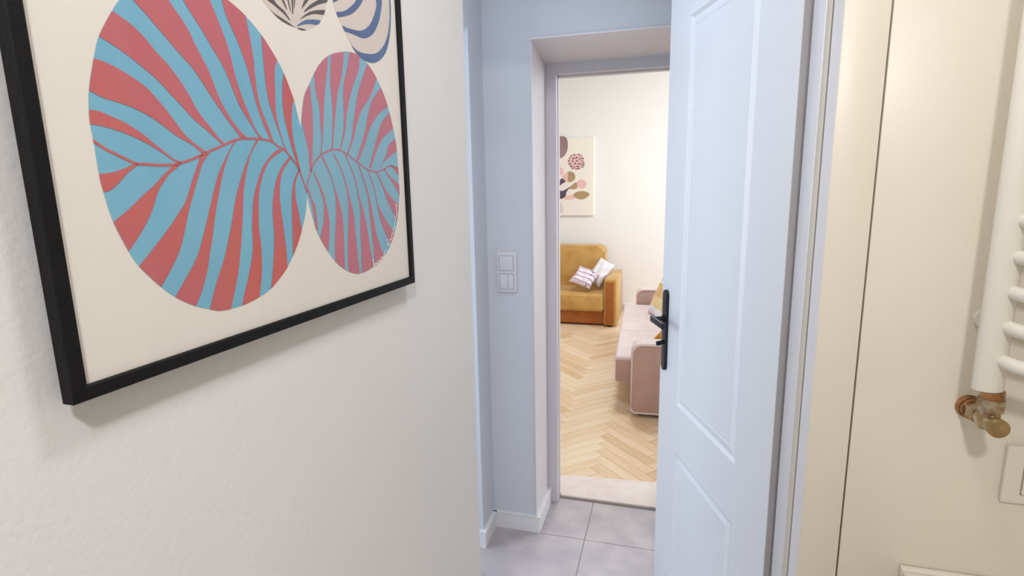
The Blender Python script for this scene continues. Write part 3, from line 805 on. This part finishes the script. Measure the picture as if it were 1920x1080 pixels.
    '0093,1.5941],[-0.9911,1.5868],[-0.9764,1.5747],[-0.9668,1.5591]],[[-1.2581,1.6337],[-1.2293,1.6727],[-1.1813,1.6913],[-1.1864,1.5745],[-1.2171,1.5831]'
    ',[-1.2428,1.6035]],[[-1.2483,1.3834],[-1.1967,1.4079],[-1.123,1.417],[-1.0943,1.3796],[-1.1659,1.3624],[-1.2277,1.363]]],"ochre":[[[-1.1813,1.6913],[-'
    '1.1305,1.6852],[-1.102,1.65],[-1.102,1.6105],[-1.1304,1.5794],[-1.1864,1.5745]],[[-1.125,1.417],[-1.0843,1.4514],[-1.0235,1.4604],[-0.9628,1.4516],[-0'
    '.9274,1.4193],[-0.9524,1.3899],[-1.0028,1.3626],[-1.0637,1.3662],[-1.1045,1.3897]],[[-1.0877,1.5687],[-1.1558,1.5173],[-1.1813,1.4908],[-1.0824,1.4892'
    ']]],"dark":[[[-1.2633,1.6139],[-1.2172,1.5751],[-1.248,1.5588],[-1.2892,1.5246],[-1.31,1.4848],[-1.3202,1.5451]],[[-1.2997,1.4947],[-1.2791,1.4693],[-'
    '1.2481,1.4678],[-1.1967,1.493],[-1.1558,1.5143],[-1.207,1.4532],[-1.2173,1.4032],[-1.269,1.3716],[-1.3104,1.3842],[-1.3725,1.4455],[-1.3307,1.4952]]],'
    '"pale":[[[-1.3522,1.334],[-1.3105,1.3559],[-1.2794,1.3333],[-1.2433,1.252],[-1.2694,1.2014],[-1.3111,1.1934],[-1.3528,1.212]]],"speck":[[-1.151,1.877]'
    ',[-1.1106,1.8855],[-1.0554,1.8886],[-1.0252,1.873],[-1.1661,1.8482],[-1.1206,1.8468],[-1.0854,1.8555],[-1.0451,1.8396],[-1.0101,1.8434],[-1.1763,1.819'
    '1],[-1.1307,1.8129],[-1.0802,1.8163],[-1.02,1.8126],[-1.1661,1.7845],[-1.1003,1.7856],[-1.055,1.7814],[-1.0248,1.7757],[-0.9998,1.7896],[-1.1458,1.754'
    '4],[-1.1104,1.7486],[-1.07,1.7524],[-1.0146,1.7441],[-1.1306,1.7295],[-1.085,1.7234],[-1.0548,1.7256],[-0.9997,1.7652]]}}'
)

# ================================================================ FRAMED LEAF PRINT
D = json.loads(DATA)
A_ = D['art']
P0 = Vector((X0, Y0, 0))
pr = empty('framed_print', P0 + dw * (-0.56) + nw * 0.010 + Vector((0, 0, 1.395)))
tag(pr, 'large black-framed print of red and blue striped leaves on the white wall', 'picture')
def lay(off):
    return lambda p: P0 + dw * p[0] + nw * off + Vector((0, 0, p[1]))
def ppart(n, bmx, mt, par=None, lab=None):
    o = link(n, bmx, mt, None, False, lab)
    o.parent = par or pr
    o.matrix_parent_inverse = pr.matrix_world.inverted() if par is None else Matrix()
    return o
bpy.context.view_layer.update()
SO0, SO1, ZO0, ZO1 = -0.834, -0.297, 1.3945, 2.125
BW = 0.0115
b = bmesh.new()
prof = [(0.0, 0.010), (0.0, 0.0215), (0.0010, 0.0225), (BW - 0.001, 0.0225), (BW, 0.0215), (BW, 0.010)]   # (inset, offset)
rings = []
for (s_, z_, sx, sz) in ((SO0, ZO0, 1, 1), (SO1, ZO0, -1, 1), (SO1, ZO1, -1, -1), (SO0, ZO1, 1, -1)):
    rings.append([b.verts.new(P0 + dw * (s_ + sx * i_) + nw * o_ + Vector((0, 0, z_ + sz * i_))) for i_, o_ in prof])
for i in range(4):
    r1, r2 = rings[i], rings[(i + 1) % 4]
    for k in range(len(prof)):
        b.faces.new((r1[k], r1[(k + 1) % len(prof)], r2[(k + 1) % len(prof)], r2[k]))
ppart('frame', b, M['black'])
b = bmesh.new()
t = bmesh.new()
pts = [(SO0 + .006, ZO0 + .006), (SO1 - .006, ZO0 + .006), (SO1 - .006, ZO1 - .006), (SO0 + .006, ZO1 - .006)]
A = [t.verts.new(lay(0.0110)(p)) for p in pts]
B = [t.verts.new(lay(0.0178)(p)) for p in pts]
t.faces.new(A); t.faces.new(B[::-1])
for i in range(4):
    t.faces.new((A[i], A[(i + 1) % 4], B[(i + 1) % 4], B[i]))
merge(b, t)
sheet = ppart('paper_sheet', b, M['paper'])
def sub(n, bmx, mt):
    o = link(n, bmx, mt, None, False)
    o.parent = sheet
    return o
sheet_win = hull([(SO0 + .008, ZO0 + .008), (SO1 - .008, ZO0 + .008), (SO1 - .008, ZO1 - .008), (SO0 + .008, ZO1 - .008)])
def shape(n, outlines, mt, off, window=None):
    b = bmesh.new()
    for o_ in outlines:
        q = clip(o_, sheet_win)
        if window:
            q = clip(q, window)
        add_flat(b, q, lay(off))
    return sub(n, b, mt)
bigO, smallO = crc(A_['big']), crc(A_['small'])
shape('large_leaf', [bigO], M['blue'], 0.0180)
bw = hull(bigO)
shape('large_leaf_stripes', [cr(x) + cr(y)[::-1] for x, y in A_['bs']] + [ribbon(A_['bspine'], 0.0022)], M['red'], 0.0183, bw)
shape('small_leaf', [smallO], M['blue_small'], 0.01805)
sw = hull(smallO)
shape('small_leaf_stripes', [cr(x) + cr(y)[::-1] for x, y in A_['ss']] + [ribbon(A_['ssp'], 0.0020)], M['red_small'], 0.0183, sw)
aO, bO = crc(A_['lA']), crc(A_['lB'])
shape('beige_leaf', [aO], M['beige'], 0.0180)
shape('beige_leaf_lines', [crc(s) for s in A_['lAs']], M['brownprint'], 0.0183, hull(aO))
shape('beige_leaf_stripe', [crc(s) for s in A_['lAb']], M['navyprint'], 0.0183, hull(aO))
shape('beige_leaf', [bO], M['beige'], 0.0180)
shape('navy_stripes', [crc(s) for s in A_['lBs']], M['navyprint'], 0.0183, hull(bO))
shape('signature', [ribbon(s, 0.0015) for s in A_['sig']], M['whiteink'], 0.0186)
# picture glass: clear pane with a Fresnel reflection
gm = bpy.data.materials.new('picture_glass')
gm.use_nodes = True
nt = gm.node_tree
nt.nodes.remove(nt.nodes['Principled BSDF'])
tr_ = nt.nodes.new('ShaderNodeBsdfTransparent')
gl = nt.nodes.new('ShaderNodeBsdfGlossy'); gl.inputs['Roughness'].default_value = 0.03
lw = nt.nodes.new('ShaderNodeLayerWeight'); lw.inputs['Blend'].default_value = 0.5
pw = nt.nodes.new('ShaderNodeMath'); pw.operation = 'POWER'; pw.inputs[1].default_value = 5
ma = nt.nodes.new('ShaderNodeMath'); ma.operation = 'MULTIPLY_ADD'; ma.inputs[1].default_value = 0.5; ma.inputs[2].default_value = 0.025
mx = nt.nodes.new('ShaderNodeMixShader')
nt.links.new(lw.outputs['Facing'], pw.inputs[0]); nt.links.new(pw.outputs[0], ma.inputs[0]); nt.links.new(ma.outputs[0], mx.inputs[0])
nt.links.new(tr_.outputs[0], mx.inputs[1]); nt.links.new(gl.outputs[0], mx.inputs[2])
nt.links.new(mx.outputs[0], nt.nodes['Material Output'].inputs[0])
b = bmesh.new()
pts = [(SO0 + .010, ZO0 + .010), (SO1 - .010, ZO0 + .010), (SO1 - .010, ZO1 - .010), (SO0 + .010, ZO1 - .010)]
b.faces.new([b.verts.new(lay(0.0205)(p)) for p in pts])
ppart('glass_pane', b, gm)

# ================================================================ LIGHT SWITCH in the hall
sw_ = empty('light_switch', (-0.650, 2.215, 1.19))
tag(sw_, 'white double light switch on the hallway wall beside the doorway', 'switch')
def spart(n, a, b_, mt, bev, par=None):
    return box(n, a, b_, mt, par or sw_, bev, 2)
bm = bmesh.new()
add_prism(bm, rrect(-0.043, -0.086, 0.043, 0.086, 0.006, 4), 'y', -0.011, 0.0, 0.002, 2)
link('switch_frame', bm, M['switch'], sw_, True)
g = box('switch_inset', (-0.032, -0.0112, 0.006), (0.032, -0.0105, 0.070), M['switch_gap'], sw_)
spart('rocker', (-0.0300, -0.0150, 0.0075), (0.0300, -0.0110, 0.0680), M['switch'], 0.0012)
g = box('switch_inset', (-0.032, -0.0112, -0.073), (0.032, -0.0105, -0.006), M['switch_gap'], sw_)
spart('rocker', (-0.0300, -0.0150, -0.0710), (0.0050, -0.0110, -0.0085), M['switch'], 0.0012)
spart('rocker', (0.0058, -0.0150, -0.0710), (0.0300, -0.0110, -0.0085), M['switch'], 0.0012)
spart('indicator_window', (-0.026, -0.0156, -0.066), (0.000, -0.0150, -0.046), M['switch'], 0.0003)

# ================================================================ TOWEL RADIATOR
rd = empty('towel_radiator', (0.517, 1.055, 1.20))
tag(rd, 'white tubular towel radiator with bowed bars mounted on the cream tiled wall', 'radiator')
def tube_profile(x):
    b = bmesh.new()
    n = 20
    prof = []
    for k in range(n):
        a = 2 * pi * k / n
        prof.append((x + 0.0225 * cos(a), -0.002 + 0.017 * sin(a) * (1.0 if sin(a) < 0 else 0.75)))
    add_prism(b, prof, 'z', 0.0, 0.92, 0.003, 2)
    return b
for x in (0.0, 0.50):
    b = tube_profile(x)
    o = link('upright_tube', b, M['enamel'], rd, True)
z_ = 0.054
for i in range(14):
    if i in (5, 10):
        z_ += 0.0565
        continue
    b = bmesh.new()
    half = [(0.010, -0.006), (0.013, -0.022), (0.018, -0.044), (0.032, -0.062), (0.060, -0.074), (0.12, -0.083), (0.25, -0.088)]
    path = cr(half + [(0.5 - q[0], q[1]) for q in half[-2::-1]], 3)
    pts = [(q[0], q[1], z_) for q in path]
    add_tube(b, pts, 0.0115, 12)
    link('bar', b, M['enamel'], rd, True)
    z_ += 0.0565
for (x, zz) in ((0.0155, 0.107), (0.4845, 0.107), (0.0155, 0.82), (0.4845, 0.82)):
    b = bmesh.new()
    add_tube(b, [(x, 0.065, zz), (x, 0.058, zz)], 0.0175, 24)
    add_tube(b, [(x, 0.060, zz), (x, 0.008, zz)], 0.008, 14)
    link('wall_bracket', b, M['enamel'], rd, True)
# valve: own body with rosette, elbow, nut and cap
va = empty('radiator_valve', (0.527, 1.055, 1.145))
tag(va, 'worn brass angle valve under the towel radiator', 'valve')
b = bmesh.new()
add_tube(b, [(0, 0, 0.055), (0, 0, 0.040)], 0.0165, 20)
link('copper_collar', b, M['copper'], va, True, 'copper-coloured ring')
b = bmesh.new()
add_tube(b, [(0, 0, 0.041), (0, 0, 0.020)], 0.0205, 6)
link('union_nut', b, M['brass'], va, 'x')
b = bmesh.new()
add_tube(b, [(0, 0, 0.022), (0, 0, -0.012)], 0.0150, 18)
add_tube(b, [(0.0, -0.026, 0.0), (0, 0.0, 0.0), (0, 0.022, 0.0)], [0.0140, 0.016, 0.015], 18)
add_tube(b, [(0, 0.020, 0.0), (0, 0.046, 0.0)], 0.0175, 6)
link('valve_body', b, M['brass'], va, 'x')
b = bmesh.new()
add_tube(b, [(0, 0.046, 0.0), (0, 0.056, 0.0)], 0.0185, 24)
add_tube(b, [(0, 0.055, 0.0), (0, 0.0648, 0.0)], [0.0195, 0.0215], 24)
link('wall_rosette', b, M['copper'], va, True, 'copper-coloured ring against the tiles')
b = bmesh.new()
add_tube(b, [(0, -0.025, 0.0), (0, -0.032, 0.0), (0, -0.034, 0.0)], [0.0156, 0.0156, 0.0142], 26)
link('valve_cap', b, M['brasscap'], va, True, 'round dull brass cap')

# ================================================================ WALL SWITCH PLATE in the bathroom
ws = empty('wall_switch', (0.645, 1.120, 1.027))
tag(ws, 'white square switch plate on the cream tiles below the radiator valve', 'switch')
bm = bmesh.new()
add_prism(bm, rrect(-0.055, -0.054, 0.055, 0.054, 0.003, 4), 'y', -0.010, 0.0, 0.0015, 2)
link('switch_frame', bm, M['cabinet'], ws, True)
box('switch_inset', (-0.0290, -0.0104, -0.0370), (0.029, -0.0095, 0.0300), M['tilejoint'], ws)
bm = bmesh.new()
add_prism(bm, rrect(-0.0275, -0.0355, 0.0275, 0.0290, 0.004, 4), 'y', -0.0135, -0.0098, 0.001, 2)
link('rocker', bm, M['cabinet'], ws, True)

# ================================================================ LOW CABINET by the tiled wall
cb = empty('cabinet', (0.73, 0.85, 0))
tag(cb, 'low white cabinet against the cream tiles, only its rear corner in view at bottom right', 'cabinet')
bm = bmesh.new()
add_box(bm, (-0.275, -0.27, 0.06), (0.275, 0.262, 0.795), 0.003, 2)
link('body', bm, M['cabinet'], cb, True)
bm = bmesh.new()
add_box(bm, (-0.280, -0.275, 0.795), (0.280, 0.252, 0.812), 0.003, 2)
link('top_panel', bm, M['cabinet'], cb, True)
bm = bmesh.new()
add_box(bm, (-0.280, 0.2535, 0.795), (0.280, 0.2685, 0.815), 0.002, 2)
link('rear_strip', bm, M['cabinet'], cb, True)
bm = bmesh.new()
add_box(bm, (-0.25, -0.24, 0.0), (0.25, 0.24, 0.06))
link('plinth', bm, M['grout_dark'], cb)
for sx in (-1, 1):
    bm = bmesh.new()
    add_box(bm, (min(0.003 * sx, 0.27 * sx), -0.29, 0.08), (max(0.003 * sx, 0.27 * sx), -0.2705, 0.785), 0.002, 2)
    d_ = link('door', bm, M['cabinet'], cb, True)
    bm = bmesh.new()
    add_tube(bm, [(0.03 * sx, -0.288, 0.6), (0.03 * sx, -0.312, 0.6), (0.03 * sx, -0.312, 0.7), (0.03 * sx, -0.288, 0.7)], 0.005, 8)
    link('door_handle', bm, M['brasscap'], d_, True)

# lamp housings at the ceiling; the hallway one goes with its added fill light
for nm, loc, r_, lab in (('ceiling_lamp', (0.20, -0.50, H_B), 0.09, 'round white ceiling lamp behind the camera'),
                         ('ceiling_lamp', (0.10, 0.60, H_B), 0.09, 'small round white ceiling lamp in front of the leaf print'),
                         ('ceiling_lamp', (-0.42, 1.50, H_H), 0.12, 'round white housing of the added hallway fill lamp')):
    e = empty(nm, loc)
    tag(e, lab, 'lamp')
    b = bmesh.new()
    add_tube(b, [(0, 0, 0), (0, 0, -0.03)], [r_, r_], 32)
    link('housing', b, M['lamp'], e, True)

# ================================================================ DOORSTEP MAT
mo = bmesh.new()
pts = [(-0.534, 2.534), (-0.481, 2.534), (-0.481, 2.514), (0.432, 2.514), (0.432, 2.790)]
for k in range(7):
    a = radians(90 + 90 * k / 6)
    pts.append((-0.474 + 0.060 * cos(a), 2.655 + 0.055 * sin(a)))
add_prism(mo, pts, 'z', 0.0005, 0.013, 0.003, 2)
tag(link('door_mat', mo, M['mat'], None, True), 'pale pink mat with rounded corner lying across the living room threshold', 'mat')
struct(box('trim_threshold', (-0.486, 2.505, -0.004), (0.44, 2.513, 0.0035), M['grout_dark']), 'dark joint strip between grey tiles and parquet')

# ================================================================ PILLOWS
def pillow(name, c, u, v, hw, hh, th, mt, label, extra=None, group=None):
    c, u, v = Vector(c), Vector(u).normalized(), Vector(v)
    v = (v - u * v.dot(u)).normalized()
    n_ = u.cross(v)
    N = 18
    b = bmesh.new()
    grid = {}
    for sg in (1, -1):
        for i in range(N + 1):
            for j in range(N + 1):
                x, y = -1 + 2 * i / N, -1 + 2 * j / N
                e = max(abs(x), abs(y))
                prof_ = (max(0.0, (1 - x ** 4)) * max(0.0, (1 - y ** 4))) ** 0.5
                pin = 1 - 0.09 * (1 - abs(y) ** 2) * (abs(x) ** 3)
                pin2 = 1 - 0.09 * (1 - abs(x) ** 2) * (abs(y) ** 3)
                wob = 0.004 * sin(7 * x + 3 * y) + 0.003 * sin(9 * y - 4 * x)
                if sg == -1 and (i in (0, N) or j in (0, N)):
                    grid[(sg, i, j)] = grid[(1, i, j)]
                    continue
                grid[(sg, i, j)] = b.verts.new((x * hw * pin, y * hh * pin2, sg * th * prof_ + wob * prof_))
    for sg in (1, -1):
        for i in range(N):
            for j in range(N):
                q = [grid[(sg, i, j)], grid[(sg, i + 1, j)], grid[(sg, i + 1, j + 1)], grid[(sg, i, j + 1)]]
                b.faces.new(q if sg == 1 else q[::-1])
    o = link(name, b, mt, None, 'all')
    m_ = Matrix((u, v, n_)).transposed().to_4x4()
    m_.translation = c
    o.matrix_world = m_
    tag(o, label, 'pillow', group)
    # piping round the seam
    b = bmesh.new()
    ring = []
    for k in range(64):
        s = k / 16
        q = int(s); f_ = s - q
        e = [(-1 + 2 * f_, -1), (1, -1 + 2 * f_), (1 - 2 * f_, 1), (-1, 1 - 2 * f_)][q]
        x, y = e
        pin = 1 - 0.09 * (1 - abs(y) ** 2) * (abs(x) ** 3)
        pin2 = 1 - 0.09 * (1 - abs(x) ** 2) * (abs(y) ** 3)
        ring.append((x * hw * pin, y * hh * pin2, 0))
    add_tube(b, ring + [ring[0]], 0.0035, 6)
    p_ = link('seam', b, mt, o, 'all')
    return o

def band_mat(name, axis, stops, rough=0.9):
    """printed pattern along one object axis: constant colour stops of (position 0..1, colour)"""
    mt = bpy.data.materials.new(name)
    mt.use_nodes = True
    nt = mt.node_tree
    b = nt.nodes['Principled BSDF']
    b.inputs['Roughness'].default_value = rough
    b.inputs['Specular IOR Level'].default_value = 0.1
    tc = nt.nodes.new('ShaderNodeTexCoord')
    sp = nt.nodes.new('ShaderNodeSeparateXYZ')
    nt.links.new(tc.outputs['Generated'], sp.inputs[0])
    nz = nt.nodes.new('ShaderNodeTexNoise'); nz.inputs['Scale'].default_value = 9
    nt.links.new(tc.outputs['Generated'], nz.inputs['Vector'])
    ad = nt.nodes.new('ShaderNodeMath'); ad.operation = 'MULTIPLY_ADD'
    ad.inputs[1].default_value = 0.06
    nt.links.new(nz.outputs['Fac'], ad.inputs[0])
    nt.links.new(sp.outputs[axis], ad.inputs[2])
    r = nt.nodes.new('ShaderNodeValToRGB')
    r.color_ramp.interpolation = 'CONSTANT'
    r.color_ramp.elements[0].position = 0
    r.color_ramp.elements[0].color = stops[0][1]
    r.color_ramp.elements[1].position = stops[1][0]
    r.color_ramp.elements[1].color = stops[1][1]
    for p_, c_ in stops[2:]:
        e = r.color_ramp.elements.new(p_)
        e.color = c_
    nt.links.new(ad.outputs[0], r.inputs[0])
    return mt, nt, r, b, sp

pk, gy, dk = rgb(236, 218, 224), rgb(170, 150, 172), rgb(80, 34, 60)
stripe_m, nt, rr, bb, sp = band_mat('striped_pillow_print', 1, [(0, pk), (0.14, gy), (0.19, pk), (0.36, gy), (0.42, pk), (0.60, gy), (0.66, pk), (0.84, gy), (0.90, pk)])
vo = nt.nodes.new('ShaderNodeTexVoronoi'); vo.inputs['Scale'].default_value = 9
tcn = [n_ for n_ in nt.nodes if n_.type == 'TEX_COORD'][0]
mpn = nt.nodes.new('ShaderNodeMapping'); mpn.inputs['Scale'].default_value = (0.8, 1.9, 0.4)
nt.links.new(tcn.outputs['Generated'], mpn.inputs[0]); nt.links.new(mpn.outputs[0], vo.inputs['Vector'])
lt = nt.nodes.new('ShaderNodeMath'); lt.operation = 'LESS_THAN'; lt.inputs[1].default_value = 0.30
nt.links.new(vo.outputs['Distance'], lt.inputs[0])
gt = nt.nodes.new('ShaderNodeMath'); gt.operation = 'GREATER_THAN'; gt.inputs[1].default_value = 0.66
nt.links.new(sp.outputs[0], gt.inputs[0])
ml = nt.nodes.new('ShaderNodeMath'); ml.operation = 'MULTIPLY'
nt.links.new(lt.outputs[0], ml.inputs[0]); nt.links.new(gt.outputs[0], ml.inputs[1])
mxc = nt.nodes.new('ShaderNodeMix'); mxc.data_type = 'RGBA'
nt.links.new(ml.outputs[0], mxc.inputs[0]); nt.links.new(rr.outputs[0], mxc.inputs[6]); mxc.inputs[7].default_value = dk
nt.links.new(mxc.outputs[2], bb.inputs['Base Color'])
wh, och, ysh = rgb(236, 232, 236), rgb(222, 184, 136), rgb(232, 206, 160)
patch_m, nt, rr, bb, sp = band_mat('patch_pillow_print', 1, [(0, wh), (0.24, ysh), (0.46, och), (0.74, wh), (0.80, rgb(226, 204, 196)), (0.88, wh)])
nt.links.new(rr.outputs[0], bb.inputs['Base Color'])

pillow('pillow', (-0.890, 6.105, 0.520), (0.237, -0.06, -0.07), (0.11, 0.22, 0.16), 0.125, 0.130, 0.040, stripe_m,
       'small pink striped pillow with dark marks lying on the ochre sofa seat')
pillow('pillow', (-0.738, 6.275, 0.555), (0.16, -0.06, -0.075), (0.13, 0.17, 0.26), 0.095, 0.160, 0.038, M['white_fabric'],
       'plain white pillow leaning in the corner of the ochre sofa')

# ================================================================ OCHRE SOFA
so = empty('ochre_sofa', (-1.45, 5.92, 0))
tag(so, 'ochre velvet sofa with square arms against the far white wall', 'sofa')
sx0, sx1 = -0.93, 0.93            # local outer x of the arms (right arm outer face at world -0.52)
def arm(x0, x1):
    b = bmesh.new()
    add_box(b, (x0, 0.012, 0.02), (x1, 0.76, 0.53), 0.014, 3)
    a = link('arm', b, M['ochre'], so, True)
    b = bmesh.new()
    add_prism(b, rrect(x0 + .014, 0.035, x1 - .026, 0.500, 0.008, 3), 'y', 0.004, 0.016, 0.003, 2)
    link('arm_front_panel', b, M['ochre_shaded'], a, True, 'front face of the arm, its shade put into the colour')
arm(sx1 - 0.133, sx1)
arm(sx0, sx0 + 0.133)
b = bmesh.new()
add_box(b, (sx0 + .134, 0.055, 0.02), (sx1 - .134, 0.76, 0.175), 0.01, 2)
link('base', b, M['ochre_shaded'], so, True)
b = bmesh.new()
add_box(b, (sx0 + .136, 0.0, 0.165), (sx1 - .136, 0.60, 0.362), 0.035, 5)
sc_ = link('seat_cushion', b, M['ochre'], so, True)
b = bmesh.new()
add_tube(b, [(sx0 + .15, 0.006, 0.336), (0, 0.001, 0.338), (sx1 - .15, 0.006, 0.336)], 0.005, 8)
link('piping', b, M['ochre_pipe'], sc_, 'all')
b = bmesh.new()
add_prism(b, rrect(sx0 + .18, 0.33, sx1 - .185, 0.832, (0.02, 0.02, 0.075, 0.075), 8), 'y', 0.53, 0.78, 0.03, 4)
bmesh.ops.transform(b, matrix=Matrix.Shear('XZ', 4, (0.0, 0.0)), verts=b.verts)
link('backrest', b, M['ochre'], so, True)
for x in (sx0 + .07, sx1 - .07):
    for y in (0.06, 0.70):
        b = bmesh.new()
        add_tube(b, [(x, y, 0), (x, y, 0.025)], 0.022, 12)
        link('foot', b, M['sofaleg'], so, True)

# ================================================================ PINK SOFA
ps = empty('pink_sofa', (-0.210, 3.580, 0), radians(2.3))
tag(ps, 'pale pink upholstered sofa side-on at the right of the doorway, rounded arms', 'sofa')
def parm(y0, y1):
    b = bmesh.new()
    add_prism(b, rrect(0.0, 0.028, 0.86, 0.507, (0.03, 0.03, 0.07, 0.07), 8), 'y', y0, y1, 0.012, 3)
    a = link('arm', b, M['pink_shaded'], ps, True)
    for yy in (y0, y1):
        b = bmesh.new()
        o_ = rrect(0.004, 0.032, 0.856, 0.503, (0.03, 0.03, 0.068, 0.068), 8)
        pp = [(p[0], yy, p[1]) for p in o_]
        add_tube(b, pp + [pp[0]], 0.006, 8)
        link('piping', b, M['pinkpipe'], a, 'all', 'paler piping round the arm')
    # pale top band of the arm, in the unshaded fabric colour
    b = bmesh.new()
    top = [p for p in rrect(-0.003, 0.026, 0.863, 0.510, (0.03, 0.03, 0.072, 0.072), 8)]
    inner = [p for p in rrect(0.004, 0.034, 0.856, 0.503, (0.03, 0.03, 0.068, 0.068), 8)]
    n = len(top)
    ya, yb = y0 + .012, y1 - .012
    v = [[b.verts.new((p[0], y, p[1])) for p in top] for y in (ya, yb)]
    w_ = [[b.verts.new((p[0], y, p[1])) for p in inner] for y in (ya, yb)]
    for i in range(n):
        j = (i + 1) % n
        b.faces.new((v[0][i], v[0][j], v[1][j], v[1][i]))
        b.faces.new((w_[0][i], w_[0][j], v[0][j], v[0][i]))
        b.faces.new((w_[1][i], w_[1][j], v[1][j], v[1][i]))
    link('arm_top_band', b, M['pink'], a, True, 'pale pink band over the arm')
parm(0.0, 0.150)
parm(1.94, 2.09)
b = bmesh.new()
add_box(b, (0.02, 0.151, 0.05), (0.86, 1.939, 0.18), 0.01, 2)
link('base', b, M['pink_shaded'], ps, True)
for (ya, yb) in ((0.165, 0.885), (0.890, 1.900)):
    b = bmesh.new()
    add_box(b, (-0.115, ya, 0.176), (0.60, yb, 0.368), 0.022, 4)
    s_ = link('seat_cushion', b, M['pink'], ps, True)
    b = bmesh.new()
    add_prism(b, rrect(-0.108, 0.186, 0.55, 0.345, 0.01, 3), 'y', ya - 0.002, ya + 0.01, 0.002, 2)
    link('cushion_front_panel', b, M['pink_shaded'], s_, True, 'side of the seat, its shade put into the colour')
b = bmesh.new()
add_prism(b, rrect(0.152, 0.30, 1.938, 0.80, (0.02, 0.02, 0.08, 0.08), 6), 'x', 0.52, 0.84, 0.04, 4)
link('backrest', b, M['pink'], ps, True)
for x in (0.06, 0.80):
    for y in (0.07, 2.02):
        b = bmesh.new()
        add_tube(b, [(x, y, 0), (x, y, 0.032)], 0.02, 12)
        link('foot', b, M['sofaleg'], ps, True)

pillow('pillow', (-0.02, 5.00, 0.555), (0.10, -0.30, 0.0), (0.16, 0.05, 0.36), 0.17, 0.215, 0.05, patch_m,
       'white pillow with ochre patch leaning on the far end of the pink sofa')
pillow('pillow', (0.075, 4.08, 0.465), (0.15, -0.30, 0.0), (0.25, 0.05, 0.20), 0.14, 0.15, 0.05, M['mustard'],
       'mustard yellow pillow on the pink sofa just behind the door handle')

# ================================================================ CANVAS in the living room
C_ = D['canvas']
ca = empty('canvas_print', (-1.25, 6.78, 1.62))
tag(ca, 'unframed pale canvas with abstract pink, ochre and mauve shapes above the ochre sofa', 'picture')
bpy.context.view_layer.update()
b = bmesh.new()
add_box(b, (-1.58, 6.745, 1.168), (-0.883, 6.779, 2.084), 0.002, 2)
def cpart(n, bmx, mt, par=None):
    o = link(n, bmx, mt, None)
    o.parent = par or ca
    if par is None:
        o.matrix_parent_inverse = ca.matrix_world.inverted()
    return o
cv = cpart('canvas_sheet', b, mat('canvas_cream', rgb(238, 228, 220), 0.85, color2=rgb(240, 234, 218), scale=1.6, detail=1, bump=0.2, bscale=300))
# traced at y = 6.73; carried back to the canvas face
K = 6.744 / 6.73
def cm(p, y):
    return (p[0] * K, y, CAM_Z + (p[1] - CAM_Z) * K)
CMAT = dict(mauve=mat('print_mauve', rgb(158, 128, 130), 0.85, color2=rgb(140, 110, 116), scale=3, detail=1),
            pinkc=mat('print_pink', rgb(234, 190, 186), 0.85, var=0.03), ochre=mat('print_olive', rgb(178, 150, 110), 0.85, var=0.06, scale=6),
            dark=mat('print_plum', rgb(88, 74, 90), 0.85, var=0.05), pale=mat('print_pale', rgb(224, 208, 208), 0.85, var=0.03))
NM = dict(mauve='mauve_shape', pinkc='pink_shape', ochre='olive_shape', dark='plum_shape', pale='pale_shape')
for i, k_ in enumerate(('mauve', 'pinkc', 'ochre', 'dark', 'pale')):
    for poly in C_[k_]:
        b = bmesh.new()
        add_flat(b, crc([tuple(p) for p in poly], 3), lambda p: cm(p, 6.7440 - 0.0002 * i))
        o = cpart(NM[k_], b, CMAT[k_], cv)
b = bmesh.new()
random.seed(3)
for (x, z) in C_['speck']:
    r_ = random.uniform(0.008, 0.013)
    a0 = random.uniform(0, 6)
    add_flat(b, [(x + r_ * (1 + .35 * sin(3 * t_ + a0)) * cos(t_) * 1.3, z + r_ * .8 * sin(t_)) for t_ in [k * pi / 4 for k in range(8)]],
             lambda p: cm(p, 6.7428))
cpart('speckles', b, mat('print_speck', rgb(122, 92, 100), 0.85, var=0.05), cv)
